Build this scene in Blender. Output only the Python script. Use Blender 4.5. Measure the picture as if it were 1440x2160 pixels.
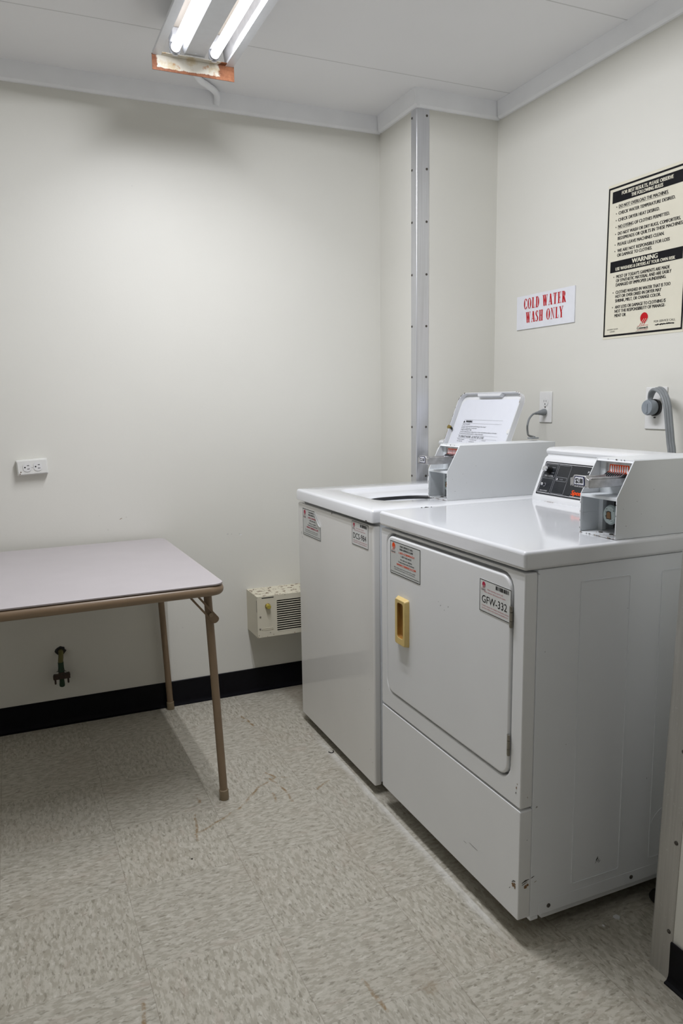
import bpy, bmesh, math, random
from mathutils import Vector, Matrix
from math import sin, cos, pi, radians as R

# ------------------------------------------------------------------ scene, camera, light
for o in list(bpy.data.objects): bpy.data.objects.remove(o)
SC = bpy.context.scene
C = SC.collection
SC.view_settings.view_transform = 'Standard'
SC.view_settings.look = 'None'
SC.view_settings.gamma = 1.0
SC.view_settings.use_curve_mapping = False
SC.view_settings.exposure = 0.0
SC.cycles.use_denoising = True
SC.cycles.max_bounces = 10
SC.cycles.diffuse_bounces = 6
SC.cycles.sample_clamp_indirect = 6.0

TUBE_EMIT = 2.4
AREA_W = 31.0
GLOBE_EMIT = 9.0
LIGHT_COL = (0.94, 0.948, 1.0, 1)

cam = bpy.data.cameras.new('camera')
cam.sensor_fit = 'VERTICAL'; cam.sensor_height = 36.0; cam.sensor_width = 24.0
cam.lens = 1585.2 / 2160 * 36.0
cam.clip_start = 0.02
co = bpy.data.objects.new('camera', cam); C.objects.link(co)
F_ = Vector((0.39651354, 0.9063583, -0.14591658)); R_ = Vector((0.91529358, -0.40256704, -0.01332046)); U_ = Vector((0.07081432, 0.12827477, 0.98920722))
M = Matrix((R_, U_, -F_)).transposed().to_4x4(); M.translation = Vector((-0.5019, -1.8722, 1.2535))
co.matrix_world = M
SC.camera = co

# the light of the two fluorescent tubes, leaving the open underside of the fixture
for dx in (-.0625, .0625):
    ld = bpy.data.lights.new('tube_light', 'AREA'); ld.shape = 'RECTANGLE'; ld.size = .012; ld.size_y = 1.00
    ld.energy = AREA_W/2; ld.color = LIGHT_COL[:3]; ld.spread = pi
    lo = bpy.data.objects.new('tube_light', ld); C.objects.link(lo); lo.location = (.12 + dx, .03, 2.3355); lo.rotation_euler = (0, -R(27) if dx > 0 else R(27), 0)

w = bpy.data.worlds.new('world'); SC.world = w; w.use_nodes = True
w.node_tree.nodes['Background'].inputs[0].default_value = (0.02, 0.02, 0.02, 1)
w.node_tree.nodes['Background'].inputs[1].default_value = 0.2

# ------------------------------------------------------------------ room measures (metres)
YB, XW, XC, YC = 1.1687, 1.4065, 1.0284, 0.8475      # back wall, right wall, column faces
XP, YP = 0.7245, -0.755                               # partition wall beside the dryer
XL, YF, H = -1.40, -4.0, 2.438
LENS_LEAN = .035                                            # shear of the partition and its guard, imitating lens distortion
T = 0.3048

# ------------------------------------------------------------------ materials
class NT:
    """small helper that writes node maths"""
    def __init__(s, name):
        s.m = bpy.data.materials.new(name); s.m.use_nodes = True
        s.t = s.m.node_tree; s.n = s.t.nodes; s.l = s.t.links
        s.b = s.n['Principled BSDF']
    def node(s, typ, **kw):
        x = s.n.new(typ)
        for k, v in kw.items(): setattr(x, k, v)
        return x
    def put(s, sock, v):
        if isinstance(v, bpy.types.NodeSocket): s.l.new(v, sock)
        elif v is not None: sock.default_value = v
    def math(s, op, a, b=None, c=None, clamp=False):
        x = s.node('ShaderNodeMath', operation=op, use_clamp=clamp)
        s.put(x.inputs[0], a)
        if b is not None: s.put(x.inputs[1], b)
        if c is not None: s.put(x.inputs[2], c)
        return x.outputs[0]
    def coords(s):
        return s.node('ShaderNodeNewGeometry').outputs['Position']
    def obj(s):
        return s.node('ShaderNodeTexCoord').outputs['Object']
    def sep(s, v):
        x = s.node('ShaderNodeSeparateXYZ'); s.l.new(v, x.inputs[0]); return x.outputs
    def comb(s, a, b, c):
        x = s.node('ShaderNodeCombineXYZ')
        for i, v in enumerate((a, b, c)): s.put(x.inputs[i], v)
        return x.outputs[0]
    def noise(s, vec, scale, detail=3, rough=.5, dist=0.0, out=0):
        x = s.node('ShaderNodeTexNoise'); s.put(x.inputs['Vector'], vec)
        x.inputs['Scale'].default_value = scale; x.inputs['Detail'].default_value = detail
        x.inputs['Roughness'].default_value = rough; x.inputs['Distortion'].default_value = dist
        return x.outputs[out]
    def vor(s, vec, scale, out='Color', rnd=1.0):
        x = s.node('ShaderNodeTexVoronoi'); s.put(x.inputs['Vector'], vec)
        x.inputs['Scale'].default_value = scale; x.inputs['Randomness'].default_value = rnd
        return x.outputs[out]
    def ramp(s, v, stops, interp='LINEAR'):
        x = s.node('ShaderNodeValToRGB'); x.color_ramp.interpolation = interp
        e = x.color_ramp.elements
        while len(e) < len(stops): e.new(.5)
        for el, (p, c) in zip(e, stops):
            el.position = p; el.color = c if len(c) == 4 else (*c, 1)
        s.l.new(v, x.inputs[0]); return x.outputs[0]
    def mix(s, f, a, b, blend='MIX'):
        x = s.node('ShaderNodeMix', data_type='RGBA', blend_type=blend)
        s.put(x.inputs[0], f)
        for k, v in ((6, a), (7, b)):
            s.put(x.inputs[k], (*v, 1) if isinstance(v, tuple) and len(v) == 3 else v)
        return x.outputs[2]
    def smooth(s, v, a, b):
        x = s.node('ShaderNodeMapRange', interpolation_type='SMOOTHSTEP')
        s.put(x.inputs[0], v); x.inputs[1].default_value = a; x.inputs[2].default_value = b
        return x.outputs[0]
    def bump(s, h, strength=.2, dist=.002):
        x = s.node('ShaderNodeBump'); x.inputs['Strength'].default_value = strength
        x.inputs['Distance'].default_value = dist; s.l.new(h, x.inputs['Height'])
        s.l.new(x.outputs[0], s.b.inputs['Normal'])
    def base(s, col=None, rough=None, metal=None, coat=None, spec=None):
        b = s.b.inputs
        if col is not None: s.put(b['Base Color'], (*col, 1) if isinstance(col, tuple) and len(col) == 3 else col)
        if rough is not None: s.put(b['Roughness'], rough)
        if metal is not None: s.put(b['Metallic'], metal)
        if coat is not None: s.put(b['Coat Weight'], coat); b['Coat Roughness'].default_value = .06
        if spec is not None: s.put(b['Specular IOR Level'], spec)
        return s.m

def simple(name, col, rough=.5, metal=0., var=.04, scale=40., coat=None, bump=0., spec=None):
    """plain colour broken up by a faint noise"""
    n = NT(name); p = n.obj()
    f = n.noise(p, scale, 4)
    lo = tuple(max(0, c * (1 - var)) for c in col); hi = tuple(min(1, c * (1 + var)) for c in col)
    c = n.ramp(f, [(.3, lo), (.7, hi)])
    if bump: n.bump(n.noise(p, scale * 6, 2), bump, .001)
    return n.base(c, rough, metal, coat, spec)

def flecked(name, col, spot, amount, scale=60., rough=.4, coat=None, col2=None, spec=None):
    """painted metal with small chips and rust spots"""
    n = NT(name); p = n.obj()
    f = n.noise(p, scale, 5, .65)
    k = n.smooth(f, 1 - amount, 1 - amount + .03)
    c = n.mix(k, col, spot)
    if col2:
        k2 = n.smooth(n.noise(p, scale * .35, 3), .52, .75)
        c = n.mix(k2, c, col2)
    return n.base(c, rough, 0., coat, spec)

def wall_mat(name, col):
    n = NT(name); p = n.coords()
    f = n.noise(p, 1.3, 3)
    c = n.ramp(f, [(.3, tuple(x * .975 for x in col)), (.7, tuple(min(1, x * 1.02) for x in col))])
    n.bump(n.noise(p, 90, 3, .6), .10, .0015)
    return n.base(c, .48, spec=.35)

WALL = (.70, .692, .640)
m_wall = wall_mat('painted_wall', WALL)

def ceiling_mat():
    n = NT('painted_ceiling'); p = n.coords(); x, y, z = n.sep(p)
    c = n.ramp(n.noise(p, 2.0, 3), [(.3, (.80, .80, .81)), (.7, (.83, .83, .84))])
    d = None
    for ys in (.742, .124, -.494, -1.112, -1.73):
        wob = n.math('ADD', y, n.math('MULTIPLY', n.math('SUBTRACT', n.noise(p, 3, 1), .5), .006))
        k = n.math('ABSOLUTE', n.math('SUBTRACT', wob, ys))
        k = n.math('SUBTRACT', 1.0, n.smooth(k, .0012, .0035))
        d = k if d is None else n.math('MAXIMUM', d, k)
    c = n.mix(n.math('MULTIPLY', d, .45), c, (.30, .30, .29))
    n.bump(n.math('ADD', n.math('MULTIPLY', n.noise(p, 70, 3), .5), n.math('MULTIPLY', d, -2.5)), .15, .002)
    return n.base(c, .6, spec=.3)
m_ceil = ceiling_mat()
m_far = simple('darkened_unseen_wall', (.34, .32, .28), .6)  # unseen wall, tan chosen dark to reduce bounced light in the room
m_trim = simple('white_trim_paint', (.86, .87, .89), .42, var=.03, scale=8)

def floor_mat():
    n = NT('vinyl_composition_tile'); p = n.coords(); x, y, z = n.sep(p)
    ix = n.math('FLOOR', n.math('DIVIDE', x, T)); iy = n.math('FLOOR', n.math('DIVIDE', y, T))
    par = n.math('ABSOLUTE', n.math('MODULO', n.math('ADD', ix, iy), 2.0))
    par = n.math('GREATER_THAN', par, .5)
    # grain runs along X on even tiles and along Y on odd ones
    def sw(a, b):
        return n.math('ADD', n.math('MULTIPLY', a, n.math('SUBTRACT', 1, par)), n.math('MULTIPLY', b, par))
    off = n.math('ADD', n.math('MULTIPLY', ix, 3.71), n.math('MULTIPLY', iy, 7.13))
    u = n.math('ADD', sw(x, y), off); v = n.math('ADD', sw(y, x), off)
    g = n.comb(n.math('MULTIPLY', u, .42), v, z)
    f1 = n.noise(g, 88, 3, .62, .3)
    f2 = n.noise(n.comb(n.math('MULTIPLY', u, .42), n.math('ADD', v, 31.), z), 112, 2, .55, .25)
    f3 = n.noise(n.comb(n.math('MULTIPLY', u, .5), n.math('ADD', v, 77.), z), 95, 2, .5, .25)
    c = n.mix(n.smooth(f1, .40, .60), (.378, .352, .288), (.495, .472, .402))
    c = n.mix(n.math('MULTIPLY', n.smooth(f2, .58, .66), .58), c, (.195, .180, .132))
    c = n.mix(n.math('MULTIPLY', n.smooth(f3, .61, .69), .62), c, (.62, .60, .53))
    c = n.mix(n.math('MULTIPLY', n.smooth(n.noise(g, 26, 2), .60, .72), .18), c, (.42, .32, .26))
    # per tile tone
    tone = n.noise(n.comb(n.math('MULTIPLY', ix, 1.37), n.math('MULTIPLY', iy, 1.91), 0.0), 1.0, 0)
    c = n.mix(n.math('MULTIPLY', n.smooth(tone, .35, .65), .10), c, (.35, .34, .31))
    # broad soiling
    c = n.mix(n.math('MULTIPLY', n.smooth(n.noise(p, 4.5, 4, .6), .50, .72), .20), c, (.34, .28, .21))
    # joints
    def joint(a):
        fr = n.math('FRACT', n.math('DIVIDE', a, T))
        e = n.math('MULTIPLY', n.math('MINIMUM', fr, n.math('SUBTRACT', 1, fr)), T)
        return n.math('SUBTRACT', 1.0, n.smooth(e, .0002, .0010))
    jx, jy = joint(x), joint(y)
    j = n.math('MAXIMUM', n.math('MULTIPLY', jx, .8), n.math('MULTIPLY', jy, .45))
    jn = n.math('MULTIPLY', j, n.math('ADD', .30, n.math('MULTIPLY', n.noise(p, 9, 2), .6)))
    c = n.mix(jn, c, (.16, .13, .095))
    # wax build-up line in front of the machines
    wob = n.math('MULTIPLY', n.math('SUBTRACT', n.noise(p, 12, 3), .5), .022)
    xd = n.math('ADD', x, wob)
    band = n.math('MULTIPLY', n.smooth(xd, .458, .483), n.math('SUBTRACT', 1, n.smooth(x, .484, .4875)))
    yl = n.math('MULTIPLY', n.smooth(y, -.62, -.45), n.math('SUBTRACT', 1, n.smooth(y, .45, .7)))
    band = n.math('MULTIPLY', n.math('MULTIPLY', band, yl), n.math('MULTIPLY', n.noise(p, 14, 3), .85))
    c = n.mix(band, c, (.80, .80, .77))
    # darker floor colour under the machines
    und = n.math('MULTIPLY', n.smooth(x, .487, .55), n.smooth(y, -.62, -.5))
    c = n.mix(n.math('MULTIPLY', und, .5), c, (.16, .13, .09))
    # rust streaks
    segs = [(.268, .958, .293, .831), (.262, .89, .285, .875), (.2387, .3969, .1772, .3768), (.2387, .3969, .2166, .447), (.1772, .3768, .072, .264), (.072, .264, .0006, .2236),
            (.0006, .2236, -.0861, .1805), (-.0641, .283, -.0861, .15), (.2789, .3816, .2387, .3969),
            (.2166, .40, .2382, .31), (.2382, .31, .2382, .233), (.1934, .3022, .1904, .2554), (.3366, .2681, .3886, .3123), (-.33, -.40, -.35, -.52), (.12, -.53, .13, -.63), (-.03, .40, -.035, .35)]
    wv = n.node('ShaderNodeVectorMath', operation='ADD'); n.l.new(p, wv.inputs[0])
    sc = n.node('ShaderNodeVectorMath', operation='SCALE'); n.l.new(n.noise(p, 22, 2, out=1), sc.inputs[0]); sc.inputs['Scale'].default_value = .016
    n.l.new(sc.outputs[0], wv.inputs[1])
    qx, qy, _ = n.sep(wv.outputs[0])
    qx = n.math('SUBTRACT', qx, .008); qy = n.math('SUBTRACT', qy, .008)
    best = None
    for (ax, ay, bx, by) in segs:
        dx, dy = bx - ax, by - ay; L2 = dx * dx + dy * dy
        px = n.math('SUBTRACT', qx, ax); py = n.math('SUBTRACT', qy, ay)
        t = n.math('DIVIDE', n.math('ADD', n.math('MULTIPLY', px, dx), n.math('MULTIPLY', py, dy)), L2, clamp=True)
        ex = n.math('SUBTRACT', px, n.math('MULTIPLY', t, dx)); ey = n.math('SUBTRACT', py, n.math('MULTIPLY', t, dy))
        d = n.math('SQRT', n.math('ADD', n.math('MULTIPLY', ex, ex), n.math('MULTIPLY', ey, ey)))
        best = d if best is None else n.math('MINIMUM', best, d)
    st = n.math('SUBTRACT', 1.0, n.smooth(best, .0015, .0065))
    st = n.math('MULTIPLY', st, n.smooth(n.noise(p, 30, 3, .7), .36, .62))
    c = n.mix(n.math('MULTIPLY', st, .85), c, (.24, .15, .06))
    # brown smudge in the foreground
    dx = n.math('SUBTRACT', qx, .244); dy = n.math('SUBTRACT', qy, -.613)
    d = n.math('SQRT', n.math('ADD', n.math('MULTIPLY', dx, dx), n.math('MULTIPLY', dy, dy)))
    sm = n.math('MULTIPLY', n.math('SUBTRACT', 1, n.smooth(d, .008, .026)), n.smooth(n.noise(p, 70, 3), .35, .6))
    c = n.mix(n.math('MULTIPLY', sm, .5), c, (.24, .18, .10))
    h = n.math('SUBTRACT', n.math('MULTIPLY', n.noise(p, 60, 3), .4), n.math('MULTIPLY', j, .8))
    n.bump(h, .12, .001)
    rr = n.math('ADD', .38, n.math('MULTIPLY', n.noise(p, 11, 3), .18))
    return n.base(c, rr, spec=.35)
m_floor = floor_mat()

m_base = simple('black_cove_rubber', (.004, .004, .006), .38, var=.2, spec=.14)
m_enamel = simple('white_porcelain_enamel', (.74, .755, .78), .11, var=.012, scale=3, coat=.4)
m_front = simple('white_painted_steel', (.755, .765, .775), .30, var=.015, scale=4)
m_side = simple('grey_white_side_steel', (.76, .785, .82), .36, var=.02, scale=4)
m_washer = simple('white_washer_steel', (.75, .745, .725), .07, var=.02, scale=5)
m_coin = flecked('white_coin_box_paint', (.73, .75, .765), (.05, .035, .02), .245, 90, .33)
m_coinin = flecked('worn_coin_box_inside', (.62, .65, .67), (.05, .035, .02), .27, 60, .45)
m_lidin = simple('lid_inner_plastic', (.72, .74, .80), .35, var=.01)
m_lidrim = flecked('lid_rim_enamel', (.66, .67, .69), (.05, .03, .01), .24, 45, .25)
m_black = simple('black_print', (.008, .008, .010), .5, var=.1, spec=.12)
m_panel = simple('black_control_panel', (.010, .012, .016), .28, var=.2)
m_red = simple('red_print', (.48, .012, .018), .5, var=.05, spec=.12)
m_orange = simple('orange_red_print', (.75, .075, .012), .45, var=.05, spec=.12)
m_crimson = simple('crimson_print', (.42, .03, .07), .5, var=.05, spec=.12)
m_pink = simple('faded_red_print', (.50, .11, .14), .55, var=.05, spec=.12)
m_navy = simple('navy_print', (.01, .014, .07), .4, var=.1, spec=.12)
m_white = simple('white_print', (.78, .78, .80), .5, var=.03)
m_grey = simple('grey_print', (.34, .35, .37), .5, var=.05)
m_paper = simple('cream_poster_paper', (.70, .67, .55), .42, var=.02, scale=20)
m_sticker = simple('white_sticker_vinyl', (.66, .67, .66), .40, var=.02)
m_stickerg = simple('greyish_sticker_vinyl', (.56, .575, .56), .40, var=.02)
m_sign = simple('white_sign_plastic', (.76, .775, .82), .35, var=.02)
m_ivory = flecked('ivory_outlet_plastic', (.74, .74, .71), (.36, .15, .03), .21, 70, .30)
m_plate = simple('white_outlet_plastic', (.74, .74, .73), .30, var=.02)
m_slot = simple('dark_slot', (.01, .01, .01), .6, var=.1)
m_cord = simple('grey_cord_vinyl', (.21, .225, .235), .42, var=.05)
m_cordlt = simple('blue_grey_plug_vinyl', (.24, .27, .30), .38, var=.05)
m_bakelite = simple('black_bakelite', (.008, .008, .008), .3, var=.1)
m_brass = simple('dull_brass', (.33, .24, .06), .35, 0.8, var=.1)
m_gold = simple('yellow_handle_plastic', (.64, .48, .19), .32, var=.04)
m_golddk = simple('amber_handle_pocket', (.30, .15, .03), .38, var=.1)
m_hinge = simple('tarnished_steel', (.30, .28, .24), .38, .7, var=.15)
m_screw = simple('dark_screw_steel', (.10, .09, .08), .35, .6, var=.2)
m_chrome = simple('worn_chrome', (.60, .61, .64), .16, 1.0, var=.15, scale=30)
m_zinc = simple('cast_zinc', (.50, .50, .51), .40, .85, var=.18, scale=60, bump=.2)
m_taupe = simple('taupe_painted_tube', (.215, .150, .092), .36, var=.05, scale=12)
m_taupelt = simple('taupe_rubber_foot', (.26, .20, .125), .5, var=.05)
m_lam = simple('mauve_grey_laminate', (.455, .425, .435), .42, var=.025, scale=9)
m_board = simple('brown_hardboard', (.16, .10, .05), .7)
m_lamedge = simple('laminate_edge', (.30, .265, .26), .55, var=.05)
m_heater = flecked('cream_heater_enamel', (.66, .62, .50), (.20, .09, .03), .31, 50, .38)
m_heattop = flecked('rust_pitted_cream_enamel', (.66, .62, .49), (.12, .055, .018), .44, 55, .45)
m_knob = simple('yellow_clear_knob', (.40, .33, .05), .2, var=.1)
m_dark = simple('dark_interior', (.006, .006, .006), .7, var=.1)
m_tubin = simple('washer_tub_dark', (.012, .013, .015), .4, var=.1)
m_green = simple('green_verdigris_copper', (.015, .045, .022), .5, .3, var=.2)
m_rustpipe = flecked('corroded_brass_fitting', (.035, .018, .010), (.01, .008, .005), .45, 80, .55)
m_oldpipe = simple('yellowed_copper_pipe', (.13, .12, .035), .5, .3, var=.2)
m_tubebody = simple('white_lamp_holder', (.68, .69, .71), .35, var=.02)
m_lightpan = flecked('aged_white_reflector', (.44, .39, .33), (.30, .22, .15), .36, 9, .30)
m_lightrim = simple('white_light_rim', (.68, .70, .73), .30, var=.02)
m_aclear = simple('dull_reflector_side', (.40, .40, .40), .4, var=.10, scale=40)
m_pen = simple('faint_pencil_grey', (.36, .36, .36), .6)
m_scuff = simple('dark_scuff', (.035, .028, .02), .6, var=.2)
m_rustc = simple('rust_brown', (.20, .11, .045), .7, var=.3)

def brushed(name, col, rough, axis=2, dirty=0.0):
    n = NT(name); x, y, z = n.sep(n.coords())
    sc = [60., 60., 60.]; sc[axis] = 1.2
    v = n.comb(n.math('MULTIPLY', x, sc[0]), n.math('MULTIPLY', y, sc[1]), n.math('MULTIPLY', z, sc[2]))
    f = n.noise(v, 3.0, 3)
    c = n.ramp(f, [(.3, tuple(k * .86 for k in col)), (.7, col)])
    if dirty:
        g = n.noise(n.coords(), 120, 4, .7)
        c = n.mix(n.math('MULTIPLY', n.smooth(g, .60, .72), dirty), c, (.75, .76, .76))
    r = n.math('ADD', rough, n.math('MULTIPLY', n.math('SUBTRACT', f, .5), .25))
    return n.base(c, r, .8)
m_alu = brushed('brushed_aluminium', (.72, .73, .76), .34)
m_galv = brushed('dull_aluminium', (.56, .55, .525), .48, dirty=.5)

def rust_plate_mat():
    n = NT('rusted_end_plate'); p = n.coords(); x, y, z = n.sep(p)
    f = n.noise(p, 55, 4, .6)
    # bare white paint in the middle, rust eating in from the rim
    ex = n.math('MINIMUM', n.math('SUBTRACT', x, -.012), n.math('SUBTRACT', .252, x))
    ez = n.math('MULTIPLY', n.math('SUBTRACT', z, 2.291), 1.7)
    e = n.math('MINIMUM', ex, ez)
    e = n.math('ADD', e, n.math('MULTIPLY', n.math('SUBTRACT', f, .5), .022))
    k = n.smooth(e, .0125, .0165)
    kr = n.smooth(n.math('ADD', x, n.math('MULTIPLY', n.math('SUBTRACT', f, .5), .03)), .200, .206)
    k = n.math('MULTIPLY', k, n.math('SUBTRACT', 1, kr))
    rust = n.ramp(n.noise(p, 30, 5, .7), [(.3, (.12, .040, .018)), (.5, (.22, .085, .04)), (.75, (.32, .14, .07))])
    paint = n.mix(n.math('MULTIPLY', n.smooth(n.noise(p, 24, 4, .6), .48, .66), .6), (.60, .57, .49), (.42, .31, .14))
    spot = n.math('MULTIPLY', n.smooth(n.noise(p, 26, 3), .66, .72), .6)
    paint = n.mix(spot, paint, (.40, .16, .03))
    return n.base(n.mix(k, rust, paint), .6, spec=.2)
m_rustplate = rust_plate_mat()

def tube_mat():
    n = NT('lit_fluorescent_tube')
    n.base((.9, .9, .9), .4)
    n.b.inputs['Emission Color'].default_value = LIGHT_COL
    n.b.inputs['Emission Strength'].default_value = TUBE_EMIT
    return n.m
m_tube = tube_mat()

# ------------------------------------------------------------------ mesh helpers
class MB:
    def __init__(s): s.bm = bmesh.new(); s.mats = []
    def mi(s, m):
        if m is None: return 0
        if m not in s.mats: s.mats.append(m)
        return s.mats.index(m)
    def face(s, pts, m=None):
        vs = [s.bm.verts.new(p) for p in pts]
        f = s.bm.faces.new(vs); f.material_index = s.mi(m); return f
    def box(s, a, b, m=None):
        x0, y0, z0 = a; x1, y1, z1 = b
        v = [s.bm.verts.new(p) for p in ((x0,y0,z0),(x1,y0,z0),(x1,y1,z0),(x0,y1,z0),(x0,y0,z1),(x1,y0,z1),(x1,y1,z1),(x0,y1,z1))]
        k = s.mi(m)
        for q in ((3,2,1,0),(4,5,6,7),(0,1,5,4),(1,2,6,5),(2,3,7,6),(3,0,4,7)):
            s.bm.faces.new([v[i] for i in q]).material_index = k
        return s
    def loops(s, loops, m=None, cap0=True, cap1=True, closed=True):
        """skin a list of equal-length point loops"""
        k = s.mi(m)
        L = [[s.bm.verts.new(p) for p in lp] for lp in loops]
        n = len(L[0])
        for a, b in zip(L, L[1:]):
            for i in range(n if closed else n - 1):
                j = (i + 1) % n
                s.bm.faces.new((a[i], a[j], b[j], b[i])).material_index = k
        if cap0: s.bm.faces.new(L[0][::-1]).material_index = k
        if cap1: s.bm.faces.new(L[-1]).material_index = k
        return s
    def prism(s, poly, fr, h0, h1, m=None, hole=None):
        """extrude 2-D polygon in frame fr (function u,v,n -> world)"""
        if hole is None:
            return s.loops([[fr(u, v, h0) for u, v in poly], [fr(u, v, h1) for u, v in poly]], m)
        k = s.mi(m); nn = len(poly); assert nn == len(hole)
        A = [[s.bm.verts.new(fr(u, v, h)) for u, v in pl] for h in (h0, h1) for pl in (poly, hole)]
        o0, i0, o1, i1 = A
        for i in range(nn):
            j = (i + 1) % nn
            for q in ((o1[i], o1[j], i1[j], i1[i]), (o0[j], o0[i], i0[i], i0[j]), (o0[i], o0[j], o1[j], o1[i]), (i0[j], i0[i], i1[i], i1[j])):
                s.bm.faces.new(q).material_index = k
        return s
    def tube(s, pts, r, seg=12, m=None, caps=True, r2=None, up=None):
        """round (or elliptic r x r2) tube along a path"""
        pts = [Vector(p) for p in pts]; loops = []
        prev = None
        for i, p in enumerate(pts):
            t = (pts[min(i + 1, len(pts) - 1)] - pts[max(i - 1, 0)]).normalized()
            if up is not None: a = (Vector(up) - t * Vector(up).dot(t)).normalized()
            elif prev is None:
                a = t.orthogonal().normalized()
            else:
                a = (prev - t * prev.dot(t)).normalized()
            prev = a; b = t.cross(a)
            rr = r[i] if isinstance(r, (list, tuple)) else r
            q = rr if r2 is None else r2
            loops.append([p + a * rr * cos(2*pi*k/seg) + b * q * sin(2*pi*k/seg) for k in range(seg)])
        return s.loops(loops, m, caps, caps)
    def cyl(s, a, b, r, seg=20, m=None, r1=None):
        return s.tube([a, b], [r, r if r1 is None else r1], seg, m)
    def ball(s, c, r, m=None, sx=1, sy=1, sz=1, seg=14):
        c = Vector(c); lp = []
        for i in range(1, 8):
            th = pi * i / 8
            lp.append([c + Vector((sx*r*sin(th)*cos(2*pi*k/seg), sy*r*sin(th)*sin(2*pi*k/seg), -sz*r*cos(th))) for k in range(seg)])
        return s.loops(lp, m)
    def blob(s, c, fu, fv, ru, rv, m, seed=0, n=11, jag=.45, rot=0.):
        """irregular chip / scuff lying on a surface"""
        rnd = random.Random(seed); c = Vector(c); fu = Vector(fu); fv = Vector(fv); pts = []
        for k in range(n):
            a = 2*pi*k/n; q = 1 - jag * rnd.random()
            u, v = ru*q*cos(a), rv*q*sin(a)
            u, v = u*cos(rot) - v*sin(rot), u*sin(rot) + v*cos(rot)
            pts.append(c + fu*u + fv*v)
        f = s.face(pts, m)
        return s

def rr(u0, u1, v0, v1, r, n=5):
    """rounded rectangle, counter-clockwise; r may be 4 radii (bl, br, tr, tl)"""
    if not isinstance(r, (list, tuple)): r = (r,) * 4
    out = []
    for (cx, cy, a0, q) in ((u0, v0, pi, r[0]), (u1, v0, 1.5*pi, r[1]), (u1, v1, 0, r[2]), (u0, v1, .5*pi, r[3])):
        q = max(q, 1e-5); ox = cx + (q if cx == u0 else -q); oy = cy + (q if cy == v0 else -q)
        for k in range(n + 1):
            a = a0 + .5*pi*k/n; out.append((ox + q*cos(a), oy + q*sin(a)))
    return out

def frame(o, u, v):
    o, u, v = Vector(o), Vector(u).normalized(), Vector(v).normalized(); n = u.cross(v)
    f = lambda a, b, h=0.: o + u*a + v*b + n*h
    f.u, f.v, f.n, f.o = u, v, n, o
    return f

ORG = {}
def finish(name, mb, mat, parent=None, bevel=0., seg=2, angle=35, smooth=True, label=None, kind=None, weld=True):
    bm = mb.bm
    if weld: bmesh.ops.remove_doubles(bm, verts=bm.verts, dist=1e-6)
    bmesh.ops.recalc_face_normals(bm, faces=bm.faces) if weld else None
    off = ORG.get(parent.name, Vector()) if parent is not None else Vector()
    if off.length: bmesh.ops.translate(bm, vec=-off, verts=bm.verts)
    me = bpy.data.meshes.new(name); bm.to_mesh(me); bm.free()
    for m in (mb.mats or [mat]): me.materials.append(m if m else mat)
    if smooth:
        for p in me.polygons: p.use_smooth = True
        me.set_sharp_from_angle(angle=R(angle))
    o = bpy.data.objects.new(name, me); C.objects.link(o)
    if parent is not None:
        o.parent = parent; ORG[o.name] = off
    if bevel:
        b = o.modifiers.new('bevel', 'BEVEL'); b.width = bevel; b.segments = seg; b.limit_method = 'ANGLE'; b.angle_limit = R(30)
        b.harden_normals = False
    if label: o['label'] = label
    if kind: o['kind'] = kind
    return o

def thing(name, label, cat, loc, group=None, rz=0.):
    o = bpy.data.objects.new(name, None); C.objects.link(o); o.location = loc; o.rotation_euler = (0, 0, rz)
    o.empty_display_size = .05
    o['label'] = label; o['category'] = cat
    if group: o['group'] = group
    ORG[o.name] = Vector(loc)
    return o
def tag(o, label, cat, group=None):
    o['label'] = label; o['category'] = cat
    if group: o['group'] = group
    return o
def B(a, b, m=None): return MB().box(a, b, m)
def copy_tree(o, parent=None):
    c = o.copy(); C.objects.link(c)
    if parent is not None: c.parent = parent; c.matrix_parent_inverse = o.matrix_parent_inverse.copy()
    for ch in [x for x in bpy.data.objects if x.parent == o]: copy_tree(ch, c)
    return c

# ------------------------------------------------------------------ lettering
_tc = {}
def glyphs(txt, off=0., res=3, shear=0., space=1.):
    key = (txt, off, res, shear, space)
    if key not in _tc:
        cu = bpy.data.curves.new('t', 'FONT'); cu.body = txt; cu.resolution_u = res; cu.offset = off; cu.shear = shear
        cu.space_character = space
        ob = bpy.data.objects.new('t', cu); C.objects.link(ob)
        dg = bpy.context.evaluated_depsgraph_get(); dg.update()
        me = bpy.data.meshes.new_from_object(ob.evaluated_get(dg))
        vs = [(v.co.x, v.co.y) for v in me.vertices]; fs = [tuple(p.vertices) for p in me.polygons]
        bpy.data.objects.remove(ob); bpy.data.curves.remove(cu); bpy.data.meshes.remove(me)
        _tc[key] = (vs, fs)
    return _tc[key]
def text(mb, txt, fr, u0, u1, v, cap, m, off=.012, h=.0006, rise=0., **kw):
    """write txt between u0 and u1 with its baseline on v (rise = slope)"""
    if off > .011:
        d = off*2.1*cap
        for q in (-1, 0, 1): text(mb, txt, fr, u0 + d + q*d, u1 - d + q*d, v, cap, m, 0., h + .00002*q, rise, **kw)
        return
    off = 0.
    vs, fs = glyphs(txt, off, **kw)
    if not vs: return
    xs = [p[0] for p in vs]; x0, x1 = min(xs), max(xs)
    capv = glyphs('H', off)[0]; hc = max(p[1] for p in capv); hb = min(p[1] for p in capv)
    sx = (u1 - u0) / (x1 - x0); sy = cap / (hc - hb); k = mb.mi(m)
    nv = [mb.bm.verts.new(fr(u0 + (x - x0)*sx, v + (y - hb)*sy + rise*(x - x0)*sx, h)) for x, y in vs]
    for f in fs:
        try: mb.bm.faces.new([nv[i] for i in f]).material_index = k
        except ValueError: pass
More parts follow.
